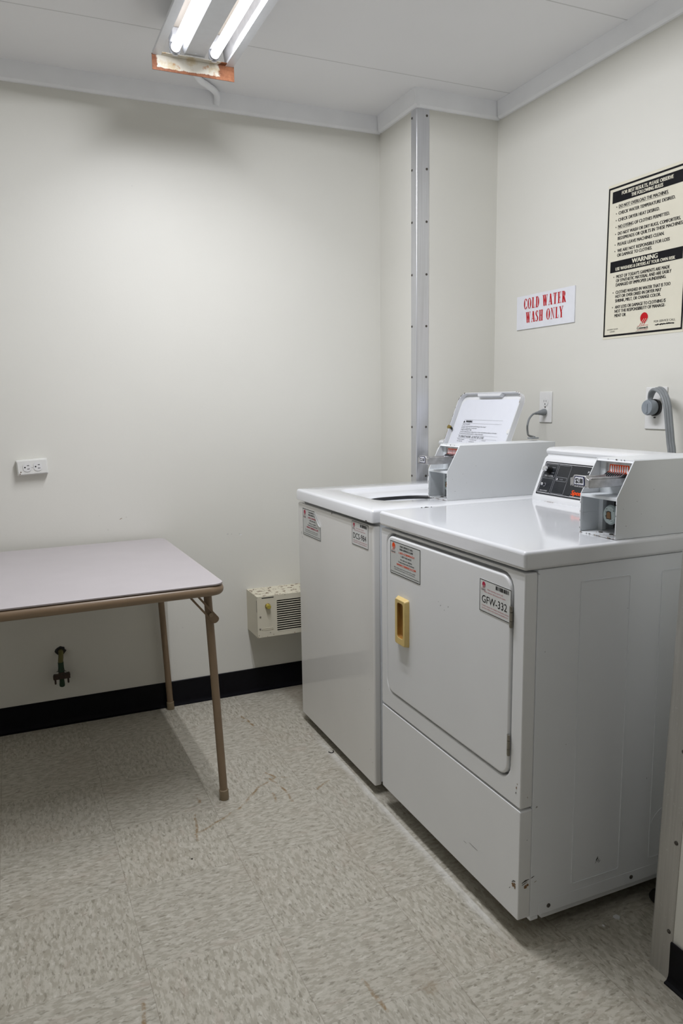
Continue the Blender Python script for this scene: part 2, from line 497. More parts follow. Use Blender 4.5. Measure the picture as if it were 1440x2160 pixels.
def rect(mb, fr, u0, u1, v0, v1, m, h=.0004):
    mb.face([fr(u0, v0, h), fr(u1, v0, h), fr(u1, v1, h), fr(u0, v1, h)], m)
def outline(mb, fr, u0, u1, v0, v1, t, m, h=.0004, r=0.):
    a = rr(u0, u1, v0, v1, r or 1e-4, 4); b = rr(u0 + t, u1 - t, v0 + t, v1 - t, max(r - t, 1e-4), 4)
    for i in range(len(a)):
        j = (i + 1) % len(a)
        mb.face([fr(*a[i], h), fr(*a[j], h), fr(*b[j], h), fr(*b[i], h)], m)
def disc(mb, fr, cu, cv, ru, rv, m, h=.0005, n=28):
    mb.face([fr(cu + ru*cos(2*pi*k/n), cv + rv*sin(2*pi*k/n), h) for k in range(n)], m)
def strip(mb, fr, a, b, t, m, h=.0005):
    (x0, y0), (x1, y1) = a, b; L = math.hypot(x1-x0, y1-y0) or 1; nx, ny = -(y1-y0)/L*t/2, (x1-x0)/L*t/2
    mb.face([fr(x0-nx, y0-ny, h), fr(x1-nx, y1-ny, h), fr(x1+nx, y1+ny, h), fr(x0+nx, y0+ny, h)], m)
def logo(mb, fr, cu, cv, r, red, dark, under=None, stripe=None):
    """red ball with slanting stripes over the company name"""
    disc(mb, fr, cu, cv, r, r*1.02, red, .0007)
    for k in range(3):
        x = cu - r*.62 + k*r*.52
        strip(mb, fr, (x, cv - r*.95), (x + r*.62, cv - r*.18), r*.09, stripe or m_white, .0010)
        strip(mb, fr, (x - r*.52, cv - r*1.45), (x - r*.05, cv - r*.90), r*.09, red, .0007)
    if under: text(mb, under, fr, cu - r*1.75, cu + r*1.1, cv - r*2.15, r*.46, dark, off=.02, h=.0007, shear=.2)
    strip(mb, fr, (cu - r*1.75, cv - r*1.55), (cu + r*1.15, cv - r*1.5), r*.05, red, .0007)
    strip(mb, fr, (cu - r*1.75, cv - r*2.32), (cu + r*1.15, cv - r*2.28), r*.05, red, .0007)

# ------------------------------------------------------------------ the room
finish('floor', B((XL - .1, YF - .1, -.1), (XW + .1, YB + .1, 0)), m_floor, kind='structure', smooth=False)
finish('ceiling', B((XL - .1, YF - .1, H), (XW + .1, YB + .1, H + .1)), m_ceil, kind='structure', smooth=False)
finish('wall_back', B((XL - .1, YB, 0), (XC + .05, YB + .1, H)), m_wall, kind='structure', smooth=False)
finish('wall_corner_column', B((XC, YC, 0), (XW + .1, YB + .1, H)), m_wall, kind='structure', smooth=False)
finish('wall_right', B((XW, YP - .13, 0), (XW + .1, YC, H)), m_wall, kind='structure', smooth=False)
m = B((XP, YF, 0), (XW, YP, H))
for v in m.bm.verts:
    if v.co.z > 1 and v.co.x < 1: v.co.x += LENS_LEAN*H  # top edge shifted sideways to imitate lens distortion
finish('wall_partition', m, m_wall, kind='structure', smooth=False)
finish('wall_left', B((XL - .1, YF, 0), (XL, YB, H)), m_wall, kind='structure', smooth=False)
finish('wall_front', B((XL, YF - .1, 0), (XP, YF, H)), m_far, kind='structure', smooth=False)

def crown(name, a, b, inward):
    """flat white ceiling trim running from a to b; inward = direction into the room"""
    a, b, n = Vector((*a, 0)), Vector((*b, 0)), Vector((*inward, 0))
    prof = [(0, H), (0, 2.373), (.010, 2.373), (.018, 2.380), (.019, 2.386), (.022, H)]
    m = MB(); m.loops([[p + n*d + Vector((0, 0, z)) for d, z in prof] for p in (a, b)])
    finish(name, m, m_trim, kind='structure', angle=25)
crown('trim_back', (XL, YB), (XC - .001, YB), (0, -1))
crown('trim_column_left', (XC, YB - .0225), (XC, YC - .022), (-1, 0))
crown('trim_column_front', (XC, YC), (XW, YC), (0, -1))
crown('trim_right', (XW, YC - .0225), (XW, YP), (-1, 0))
crown('trim_left', (XL, YF), (XL, YB - .0225), (1, 0))

def cove(name, a, b, inward, h=.105, flare=0.):
    a, b, n = Vector((*a, 0)), Vector((*b, 0)), Vector((*inward, 0))
    prof = [(0, 0), (.017, 0), (.0168, .003), (.010, .006), (.006, .013), (.0045, .022), (.004, h - .002), (.002, h), (0, h)]
    m = MB(); m.loops([[p + n*d + Vector((0, 0, z)) for d, z in prof] for p in (a, b)])
    finish(name, m, m_base, kind='structure', angle=30)
cove('baseboard_back', (XL, YB), (XC - .001, YB), (0, -1))
cove('baseboard_column', (XC, YB - .018), (XC, YC), (-1, 0))
cove('baseboard_left', (XL, YF), (XL, YB - .018), (1, 0))
cove('baseboard_partition', (XP - .001, YF), (XP - .001, -.8115), (-1, 0), .094)

# ------------------------------------------------------------------ aluminium corner guards
def corner_guard(name, label, x, y, sx, sy, wx, wy, mat, scr, z1, lean=0.):
    """L-shaped guard on an outside corner; flanges run sx along x and sy along y"""
    t = thing(name, label, 'corner guard', (x, y, 0), 'metal corner guards')
    q = .0016
    ox, oy = x - sx*q, y - sy*q
    poly = [(x, y), (x + sx*wx, y), (x + sx*wx, oy), (x + sx*.004, oy)]
    for k in range(4):
        a = .5*pi*k/3; poly.append((x + sx*(.003 - (.003 + q)*sin(a)), y + sy*(.003 - (.003 + q)*cos(a))))
    poly += [(ox, y + sy*.004), (ox, y + sy*wy), (x, y + sy*wy)]
    m = MB(); m.loops([[Vector((u + lean*z, v, z)) for u, v in poly] for z in (.0, z1)])
    finish('metal_angle', m, mat, t, angle=50)
    first = None
    for k, (fx, d, z) in enumerate(scr):
        if first is None:
            mm = MB()
            mm.tube([(0, 0, 0), (.0012, 0, 0), (.0022, 0, 0)], [.0048, .0046, .0022], 12)
            mm.box((.0015, -.0033, -.0006), (.0025, .0033, .0006), m_slot)
            mm.mats = [m_screw, m_slot]
            first = finish('screw', mm, m_screw, None)
            s = first
        else:
            s = first.copy(); C.objects.link(s)
        s.parent = t
        if fx: s.location = (sx*d + lean*z, -sy*q, z); s.rotation_euler = (0, 0, -sy*pi/2)
        else: s.location = (-sx*q + lean*z, sy*d, z); s.rotation_euler = (0, 0, 0 if sx < 0 else pi)
    return t
zs = [2.349, 2.152, 1.954, 1.752, 1.5496, 1.347, 1.1435, .941]
corner_guard('corner_guard', 'tall brushed aluminium corner guard on the corner column behind the machines', XC, YC, 1, 1, .0555, .041, m_alu,
             [(True, .0445, z) for z in zs] + [(False, .034, z) for z in [2.345] + zs[1:]], 2.372)
corner_guard('corner_guard', 'dull metal corner guard on the wall end beside the dryer', XP, YP, 1, -1, .05, .056, m_galv,
             [(False, .045, z) for z in (.109, .3136, .518, .72, .92, 1.12, 1.32)] + [(True, .04, z) for z in (.11, .52, .92, 1.32)], H - .002, LENS_LEAN)  # guard sheared along with the partition

# ------------------------------------------------------------------ ceiling light
def ceiling_light():
    x0, x1, y1, y0 = -.010, .250, .678, -.545
    xc = (x0 + x1)/2
    t = thing('ceiling_light', 'white two-tube fluorescent ceiling light with a rusted end plate', 'ceiling light', (xc, y1, H))
    fr = lambda u, v, n: Vector((u, n, v))
    m = MB()
    zl, zp = 2.335, 2.392
    sec = [(x0, zl + .010), (x0, zl), (x0 + .026, zl), (x0 + .028, zl + .006), (x0 + .036, zp), (x1 - .036, zp), (x1 - .028, zl + .006), (x1 - .026, zl), (x1, zl), (x1, zl + .010),
           (x1 - .022, zl + .012), (x1 - .032, zp + .004), (x1 - .055, zp + .006), (x1 - .055, H), (x0 + .055, H), (x0 + .055, zp + .006), (x0 + .032, zp + .004), (x0 + .022, zl + .012)]
    L = [[m.bm.verts.new((u, y, v)) for u, v in sec] for y in (y0, y1)]
    n = len(sec)
    mats = {0: m_lightrim, 1: m_lightrim, 2: m_lightrim, 3: m_lightrim, 4: m_lightpan, 5: m_aclear, 6: m_lightrim, 7: m_lightrim}
    for i in range(n):
        j = (i + 1) % n
        f = m.bm.faces.new((L[0][i], L[0][j], L[1][j], L[1][i])); f.material_index = m.mi(mats.get(i, m_lightrim))
    for lp, fl in ((L[0], 0), (L[1], 1)):
        # end caps built from convex pieces
        for q in ((0, 1, 2, 17), (17, 2, 3, 16), (3, 4, 15, 16), (9, 8, 7, 10), (10, 7, 6, 11), (6, 5, 12, 11), (4, 5, 12, 15), (12, 13, 14, 15)):
            f = m.bm.faces.new([lp[i] for i in q]); f.material_index = m.mi(m_lightrim)
    finish('reflector_housing', m, m_lightrim, t, angle=30)
    # centre cover over the ballast
    s = [(xc - .040, zp), (xc - .038, 2.356), (xc - .032, 2.344), (xc + .032, 2.344), (xc + .038, 2.356), (xc + .040, zp)]
    m = MB(); m.loops([[Vector((u, y, v)) for u, v in s] for y in (y0, y1 - .012)])
    m.cyl((xc, y1 - .03, 2.3442), (xc, y1 - .03, 2.343), .0028, 10, m_slot); m.mats = [m_lightrim, m_slot] if m.mats == [m_slot] else m.mats
    # (first material index 0 belongs to the cover)
    finish('ballast_cover', m, m_lightrim, t, angle=30)
    # lamp holders and tubes
    for sx in (-1, 1):
        tx = xc + sx*.0625
        m = MB(); m.tube([(tx, y0 + .02, 2.354), (tx, y1 - .028, 2.354)], .0145, 24)
        tb = finish('fluorescent_tube', m, m_tube, t, label='lit white tube')
        for ya, yb in ((y0 + .008, y0 + .02), (y1 - .028, y1 - .020)):
            m = MB(); m.cyl((tx, ya, 2.354), (tx, yb, 2.354), .0150, 24); finish('tube_end_cap', m, m_zinc, tb)
        for yy, d in ((y1 - .020, 1), (y0 + .008, -1)):
            m = MB(); q = rr(tx - .017, tx + .017, 2.334, zp, (.014, .014, .002, .002), 5)
            ya, yb = (yy, yy + .010) if d > 0 else (yy - .008, yy)
            m.loops([[Vector((u, y, v)) for u, v in q] for y in (ya, yb)])
            m.box((tx - .019, yy - .055 if d > 0 else yy, 2.368), (tx + .019, yy if d > 0 else yy + .055, zp))
            finish('lamp_holder', m, m_tubebody, t, bevel=.0015)
    m = MB(); m.box((x0 - .002, y1, 2.291), (x1 + .002, y1 + .0025, zl + .003))
    m.box((x0 + .001, y1 - .02, zl + .0005), (x1 - .001, y1 + .002, zl + .0025))
    finish('end_plate', m, m_rustplate, t, smooth=False, label='rusted flaking end plate')
    m = MB()
    for k, (u, v) in enumerate(((x0 + .006, 2.334), (x0 + .024, 2.334), (x1 - .02, 2.334), (x1 - .006, 2.337))):
        m.blob((u, y1 - .012, v), (1, 0, 0), (0, 1, 0), .003, .002, m_scuff, k)
    finish('end_bracket', B((x0 + .055, y1 - .001, zp), (x1 - .055, y1 + .0015, H)), m_lightrim, t)
ceiling_light()

def globe():
    t = thing('ceiling_light', 'round opal glass ceiling light behind the viewer', 'ceiling light', (.016, -1.70, H))
    m = MB(); m.cyl((.016, -1.70, H), (.016, -1.70, H - .02), .15, 32); finish('base', m, m_lightrim, t)
    n = NT('lit_opal_glass'); n.base((.9, .9, .9), .3)
    n.b.inputs['Emission Color'].default_value = LIGHT_COL; n.b.inputs['Emission Strength'].default_value = GLOBE_EMIT
    m = MB(); m.loops([[Vector((.016 + r*cos(2*pi*k/32), -1.70 + r*sin(2*pi*k/32), z)) for k in range(32)] for r, z in ((.14, H - .02), (.138, H - .05), (.115, H - .075), (.07, H - .09), (.02, H - .095))])
    finish('glass_shade', m, n.m, t)
globe()

def conduit():
    pts = [Vector(p) for p in ((.12, .682, 2.4235), (.15, .86, 2.4235), (.215, 1.015, 2.4235), (.262, 1.068, 2.4235), (.293, 1.098, 2.4225), (.311, 1.122, 2.419), (.318, 1.142, 2.409), (.318, 1.152, 2.39))]
    P = []
    for i in range(len(pts) - 1):
        a, b, c, d = pts[max(i-1, 0)], pts[i], pts[i+1], pts[min(i+2, len(pts)-1)]
        for k in range(6):
            t = k/6; P.append(.5*((2*b) + (c - a)*t + (2*a - 5*b + 4*c - d)*t*t + (3*b - a - 3*c + d)*t**3))
    P.append(pts[-1])
    m = MB(); m.tube(P, .0118, 16)
    o = finish('electrical_conduit', m, m_trim)
    tag(o, 'white painted conduit bending from the ceiling light down to the back wall', 'conduit')
conduit()

# ------------------------------------------------------------------ signs on the right wall
def serif_glyph(ch):
    """hand drawn condensed serif capitals, unit box 0..w x 0..1, returns (width, list of polygons)"""
    S, t = .225, .065      # thick stem, thin stroke
    P = []; q = lambda a, b, c, d: P.append([(a, b), (c, b), (c, d), (a, d)])
    def serif(x, y, w=.36, h=.045): q(x - w/2, y, x + w/2, y + h)
    def bowl(cx, cy, rx, ry, a0, a1, tk, tn, n=14):
        for k in range(n):
            a, b = a0 + (a1-a0)*k/n, a0 + (a1-a0)*(k+1)/n
            def ring(an):
                w = tn + (tk - tn)*abs(cos(an))**1.2
                return (cx + rx*cos(an), cy + ry*sin(an)), (cx + (rx - w)*cos(an), cy + (ry - tn*1.1)*sin(an))
            (o1, i1), (o2, i2) = ring(a), ring(b); P.append([o1, o2, i2, i1])
    def diag(x0, y0, x1, y1, w): P.append([(x0 - w/2, y0), (x0 + w/2, y0), (x1 + w/2, y1), (x1 - w/2, y1)])
    if ch == 'C': bowl(.31, .5, .31, .5, R(38), R(322), S, t, 22); q(.53, .68, .575, .98); q(.53, .02, .575, .28); return .60, P
    if ch == 'O': bowl(.34, .5, .34, .5, 0, 2*pi, S, t, 28); return .68, P
    if ch == 'L': q(.10, 0, .10 + S, 1); serif(.195, .955); serif(.195, 0); q(.19, 0, .56, .055); P.append([(.51, .0), (.57, .0), (.60, .30), (.565, .30)]); return .60, P
    if ch == 'D': q(.10, 0, .10 + S, 1); q(0, .955, .38, 1); q(0, 0, .38, .045); bowl(.34, .5, .32, .5, -pi/2, pi/2, S, t, 16); return .66, P
    if ch == 'W':
        diag(.15, 1, .30, 0, S*.95); diag(.45, 1, .30, 0, t*1.2); diag(.45, 1, .62, 0, S*.95); diag(.80, 1, .62, 0, t*1.2)
        serif(.15, .955, .32); serif(.45, .955, .30); serif(.80, .955, .26); return .93, P
    if ch == 'A':
        diag(.12, 0, .33, 1, t*1.1); diag(.56, 0, .36, 1, S*1.05); q(.19, .30, .50, .35); serif(.12, 0, .25); serif(.56, 0, .32); return .70, P
    if ch == 'T': q(.25, 0, .25 + S, 1); serif(.345, 0, .36); q(.02, .945, .67, 1); P.append([(.0, .70), (.035, .70), (.08, 1), (.02, 1)]); P.append([(.655, .70), (.69, .70), (.67, 1), (.61, 1)]); return .69, P
    if ch == 'E': q(.10, 0, .10 + S, 1); q(0, .955, .56, 1); q(0, 0, .58, .045); q(.25, .48, .46, .525); q(.44, .36, .475, .64); P.append([(.53, .72), (.565, .72), (.56, 1), (.50, 1)]); P.append([(.50, 0), (.58, 0), (.61, .29), (.575, .29)]); return .61, P
    if ch == 'R': q(.10, 0, .10 + S, 1); q(0, .955, .36, 1); serif(.195, 0, .36); q(.2, .475, .36, .52); bowl(.33, .74, .27, .26, -pi/2, pi/2, S, t, 12); diag(.60, 0, .38, .50, S*1.02); serif(.61, 0, .24); return .73, P
    if ch == 'S':
        bowl(.27, .75, .25, .25, R(35), R(250), S*.95, t, 14); bowl(.27, .26, .27, .26, R(-145), R(70), S*.95, t, 14)
        P.append([(.06, .62), (.22, .56), (.50, .36), (.36, .46)]); P.append([(.10, .60), (.26, .66), (.53, .33), (.38, .32)])
        q(.455, .68, .50, .98); q(.01, .02, .055, .34); return .55, P
    if ch == 'H': q(.09, 0, .09 + S, 1); q(.45, 0, .45 + S, 1); q(.2, .475, .5, .53); [serif(x, y, .34) for x in (.185, .545) for y in (0, .955)]; return .73, P
    if ch == 'N': q(.12, 0, .17, 1); q(.55, 0, .60, 1); P.append([(.05, 1), (.25, 1), (.60, 0), (.54, 0), (.40, .0)][:4]); serif(.14, 0, .26); serif(.575, .955, .26); serif(.12, .955, .22); return .70, P
    if ch == 'Y': q(.25, 0, .25 + S, .46); diag(.345, .42, .13, 1, S*.95); diag(.345, .42, .58, 1, t*1.2); serif(.345, 0, .36); serif(.13, .955, .30); serif(.58, .955, .26); return .71, P
    return .42, []
def serif_text(mb, txt, fr, u0, u1, v, cap, m, h, gap=.10):
    g = [serif_glyph(c) for c in txt]; tot = sum(w for w, _ in g) + gap*(len(g) - 1); sx = (u1 - u0)/tot; x = 0; k = mb.mi(m)
    for w, P in g:
        for i, pl in enumerate(P):
            vs = [mb.bm.verts.new(fr(u0 + (x + a)*sx, v + b*cap, h + .00002*i)) for a, b in pl]
            mb.bm.faces.new(vs).material_index = k
        x += w + gap

def cold_sign():
    t = thing('wall_sign', 'small white sign with red lettering reading COLD WATER WASH ONLY', 'sign', (XW, .52, 1.59))
    fr = frame((XW - .005, .690, 1.5262), (0, -1, 0), (0, .006, 1))
    m = MB(); m.prism(rr(0, .340, 0, .130, .001, 2), fr, -.0049, 0)
    finish('sign_board', m, m_sign, t, bevel=.0006)
    m = MB()
    serif_text(m, 'COLD WATER', fr, .046, .294, .077, .041, m_red, .0004)
    serif_text(m, 'WASH ONLY', fr, .059, .281, .024, .041, m_red, .0004)
    finish('sign_lettering', m, m_red, t, smooth=False, weld=False, label='red serif capitals')
cold_sign()

def poster():
    t = thing('laundry_poster', 'large cream laundry rules poster with black bands and a red emblem', 'poster', (XW, .03, 1.7))
    fr = frame((XW - .0012, .2055, 1.4525), (0, -1, -.006), (0, -.006, 1))
    W, Hh = .3420, .5045
    m = MB(); m.prism(rr(0, W, 0, Hh, .0008, 2), fr, -.0010, 0)
    finish('poster_sheet', m, m_paper, t)
    m = MB()
    outline(m, fr, .0022, W - .003, .0075, Hh - .009, .0062, m_black)
    rect(m, fr, .0205, W - .0150, .4435, .4805, m_black); rect(m, fr, .0232, W - .0160, .2185, .2545, m_black)
    finish('poster_bands', m, m_black, t, smooth=False, weld=False, label='black border and bands')
    m = MB(); k = m_black; o = .022
    T1 = [('DO NOT OVERLOAD THE MACHINES.', .0509, .2591, .4245), ('CHECK WATER TEMPERATURE DESIRED.', .0508, .2865, .4030), ('CHECK DRYER HEAT DESIRED.', .0507, .2266, .3815),
          ('NO DYEING OF CLOTHES PERMITTED.', .0514, .2674, .3595), ('DO NOT WASH OR DRY RUGS, COMFORTERS,', .0519, .3110, .3375), ('BEDSPREADS OR QUILTS IN THESE MACHINES.', .0519, .3217, .3220),
          ('PLEASE LEAVE MACHINES CLEAN.', .0520, .2503, .3030), ('WE ARE NOT RESPONSIBLE FOR LOSS', .0525, .2727, .2822), ('OR DAMAGE TO CLOTHES.', .0525, .2031, .2677),
          ("MOST OF TODAY'S GARMENTS ARE MADE", .0525, .2787, .1985), ('OF SYNTHETIC MATERIAL AND ARE EASILY', .0520, .2861, .1850), ('DAMAGED BY IMPROPER LAUNDERING.', .0520, .2663, .1713),
          ('CLOTHES WASHED IN WATER THAT IS TOO', .0525, .2848, .1472), ('HOT OR OVER DRIED IN DRYER MAY', .0522, .2498, .1335), ('SHRINK, MELT, OR CHANGE COLOR.', .0522, .2484, .1193),
          ('ANY LOSS OR DAMAGE TO CLOTHING IS', .0521, .2693, .0987), ('NOT THE RESPONSIBILITY OF MANAGE-', .0515, .2694, .0850), ('MENT OR', .0518, .1038, .0707)]
    for s, a, b, v in T1: text(m, s, fr, a, b, v, .0100, k, off=o, rise=-.008)
    for v in (.4245, .4030, .3815, .3595, .3375, .3030, .2822, .1985, .1472, .0987): disc(m, fr, .0412, v + .0048, .0019, .0019, k, n=12)
    strip(m, fr, (.0505, .4222), (.2595, .4205), .0008, k); strip(m, fr, (.0510, .3572), (.1130, .3567), .0008, k)
    text(m, 'FOR SERVICE CALL', fr, .2264, .3110, .0376, .0062, k, off=.005, rise=-.01)
    text(m, 'LAUNDRY ROOM', fr, .0200, .0700, .0290, .0040, k, off=0.); text(m, 'LODGES', fr, .0340, .0560, .0215, .0040, k, off=0.)
    rnd = random.Random(4); u = .233
    for i in range(26): m.blob(fr(u, .0298 + rnd.uniform(-.001, .001), .0005 + i*.00001), fr.u, fr.v, .0028, rnd.uniform(.0016, .0032), k, i); u += .0029
    finish('poster_lettering', m, m_black, t, smooth=False, weld=False)
    m = MB(); k = m_paper
    text(m, 'FOR BEST RESULTS, PLEASE OBSERVE', fr, .0625, .2758, .4640, .0108, k, off=.028, rise=-.008, h=.0009)
    text(m, 'THE FOLLOWING RULES', fr, .1050, .2363, .4488, .0108, k, off=.028, rise=-.008, h=.0009)
    text(m, 'WARNING', fr, .1197, .2287, .2370, .0140, k, off=.035, rise=-.006, h=.0009)
    text(m, 'USE WASHERS & DRYERS AT YOUR OWN RISK', fr, .0478, .2986, .2235, .0100, k, off=.026, rise=-.008, h=.0009)
    finish('band_lettering', m, m_paper, t, smooth=False, weld=False, label='cream capitals on the black bands')
    m = MB(); logo(m, fr, .1842, .0570, .0162, m_red, m_black, 'Coinmach', m_paper)
    text(m, 'Quality Service Since', fr, .150, .200, .0150, .0020, m_black, off=0., h=.0007)
    finish('poster_emblem', m, m_red, t, smooth=False, weld=False, label='red ball emblem with stripes')
poster()

# ------------------------------------------------------------------ outlets
def receptacle(mb, fr, cu, cv, flip=1, r=.0168, rot=False, two=True):
    """face of one receptacle, slots dark"""
    n = 28; pts = []
    for k in range(n):
        a = 2*pi*k/n; x, y = r*cos(a), r*sin(a)
        if rot: x = max(-r*.86, min(r*.86, x))
        else: y = max(-r*.86, min(r*.86, y))
        pts.append((cu + x, cv + y))
    mb.prism(pts, fr, .0, .0018, m_plate)
    def sl(a, b, w, hh):
        if rot: a, b, w, hh = b, a, hh, w
        rect(mb, fr, cu + a - w/2, cu + a + w/2, cv + b - hh/2, cv + b + hh/2, m_slot, .0020)
    sl(-.0062, .004*flip, .0022, .0085); sl(.0062, .004*flip, .0022, .0070)
    a, b = (0, -.0075*flip) if not rot else (-.0075*flip, 0)
    disc(mb, fr, cu + a, cv + b, .0028, .0028, m_slot, .0020, 12)

def duplex_right():
    t = thing('wall_outlet', 'white vertical duplex outlet above the open-lid washer', 'outlet', (XW, .498, 1.22))
    fr = frame((XW - .0055, .5345, 1.1610), (0, -1, 0), (0, 0, 1))
    m = MB(); m.prism(rr(0, .0730, 0, .1185, .003), fr, -.0054, 0); finish('cover_plate', m, m_plate, t, bevel=.0022, seg=3)
    for cv, s in ((.0785, 1), (.040, 1)):
        m = MB(); receptacle(m, fr, .0365, cv, s); finish('receptacle', m, m_plate, t)
    m = MB(); m.cyl(fr(.0365, .0592, 0), fr(.0365, .0592, .0015), .003, 12); finish('screw', m, m_screw, t)
duplex_right()

def outlet_back():
    t = thing('wall_outlet', 'ivory surface-mounted double outlet on the back wall above the table', 'outlet', (-.435, YB, 1.025))
    a = .105
    fr = frame((-.4835, YB - .030, .9985), (cos(.05), 0, sin(.05)), (-sin(.05), 0, cos(.05)))
    m = MB(); m.prism(rr(-.003, .105, -.003, .0545, .004), fr, -.0298, -.004); finish('surface_box', m, m_ivory, t, bevel=.002)
    m = MB(); m.prism(rr(0, .102, 0, .0515, .004), fr, -.004, .001); finish('cover_plate', m, m_ivory, t, bevel=.002, seg=3)
    g = frame(fr(0, 0, .0012), fr.u, fr.v)
    for cu in (.033, .070):
        m = MB(); receptacle(m, g, cu, .0265, 1, .0165, True); finish('receptacle', m, m_plate, t)
    m = MB(); m.cyl(g(.0515, .0265, 0), g(.0515, .0265, .0012), .0026, 10); finish('screw', m, m_plate, t)
    m = MB()
    for k, (u, v, r) in enumerate(((.010, .010, .003), (.0065, .004, .0025), (.004, .000, .0015))): m.blob(g(u, v, .0003 + .0001*k), g.u, g.v, r, r, m_rustc, k)
    finish('rust_stain', m, m_rustc, t, smooth=False)
outlet_back()

def outlet_dryer():
    t = thing('wall_outlet', 'large white outlet plate with a round black receptacle above the dryer', 'outlet', (XW, -.048, 1.22))
    fr = frame((XW - .0055, -.0040, 1.1500), (0, -1, 0), (0, 0, 1))
    m = MB(); m.prism(rr(0, .0870, 0, .1350, .003), fr, -.0054, 0); finish('cover_plate', m, m_plate, t, bevel=.0025, seg=3)
    m = MB(); m.cyl(fr(.044, .070, 0), fr(.044, .070, .009), .027, 32); m.cyl(fr(.044, .070, .009), fr(.044, .070, .0105), .025, 32)
    finish('receptacle', m, m_bakelite, t, bevel=.001)
    m = MB(); m.cyl(fr(.044, .038, 0), fr(.044, .038, .005), .0025, 10); finish('screw', m, m_bakelite, t)
outlet_dryer()

def catmull(pts, n=8):
    pts = [Vector(p) for p in pts]; P = []
    for i in range(len(pts) - 1):
        a, b, c, d = pts[max(i-1, 0)], pts[i], pts[i+1], pts[min(i+2, len(pts)-1)]
        for k in range(n):
            t = k/n; P.append(.5*((2*b) + (c - a)*t + (2*a - 5*b + 4*c - d)*t*t + (3*b - a - 3*c + d)*t**3))
    return P + [pts[-1]]

def washer_cord():
    t = thing('power_cord', 'thin grey power cord plugged in above the washer coin box', 'power cord', (1.38, .497, 1.20))
    m = MB(); c = Vector((XW - .0078, .4975, 1.2015))
    lp = []
    for x, ry, rz in ((0, .0135, .0125), (-.010, .0135, .0125), (-.016, .010, .0105), (-.026, .0085, .0088), (-.034, .006, .0062), (-.043, .0052, .0054)):
        lp.append([c + Vector((x, ry*cos(2*pi*k/16), rz*sin(2*pi*k/16) - (-x)*.10)) for k in range(16)])
    m.loops(lp); finish('plug', m, m_cord, t)
    m = MB(); m.tube(catmull([(1.358, .4975, 1.198), (1.340, .4955, 1.193), (1.318, .488, 1.176), (1.300, .474, 1.150), (1.285, .452, 1.128), (1.262, .415, 1.118), (1.240, .362, 1.1165), (1.218, .325, 1.1165)]), .0037, 12)
    finish('cord', m, m_cord, t)
    m = MB(); m.box((1.190, .305, 1.1118), (1.222, .330, 1.1165)); finish('strain_relief', m, m_cord, t, bevel=.0015)
washer_cord()

def dryer_cord():
    t = thing('power_cord', 'thick flat grey dryer cord looping from the large outlet', 'power cord', (1.37, -.05, 1.22))
    cy, cz = -.050, 1.2205
    m = MB(); lp = []
    for x, r in ((XW - .0170, .0215), (XW - .025, .0235), (XW - .040, .0240), (XW - .046, .0215)):
        lp.append([Vector((x, cy + r*cos(2*pi*k/28), cz + r*1.05*sin(2*pi*k/28))) for k in range(28)])
    m.loops(lp); m.box((XW - .048, cy - .004, cz - .018), (XW - .045, cy + .004, cz + .012))
    finish('plug', m, m_cordlt, t, bevel=.001)
    m = MB(); m.cyl((XW - .0165, cy - .006, cz + .002), (XW - .022, cy - .006, cz + .002), .010, 16); finish('plug_collar', m, m_plate, t)
    path = catmull([(XW - .032, cy, cz + .020), (XW - .033, cy - .002, cz + .034), (XW - .040, cy - .016, cz + .050), (XW - .052, cy - .045, cz + .058), (XW - .062, cy - .078, cz + .046), (XW - .068, cy - .102, cz + .010), (XW - .070, cy - .114, cz - .040), (XW - .072, cy - .126, cz - .100), (XW - .076, cy - .138, cz - .150), (XW - .080, cy - .145, cz - .30)])
    m = MB()
    side = Vector((.25, -1, 0)).normalized()
    def wid(i): return min(1., .25 + i/26)
    for k in (-1, 0, 1):
        pts = []
        for i, p in enumerate(path):
            tt = (path[min(i+1, len(path)-1)] - path[max(i-1, 0)]).normalized()
            s = (Vector((.55, -.8, .25)) - tt*Vector((.55, -.8, .25)).dot(tt)).normalized()
            pts.append(p + s*k*.0072*wid(i))
        m.tube(pts, .0050, 10)
    finish('cord', m, m_cord, t)
dryer_cord()

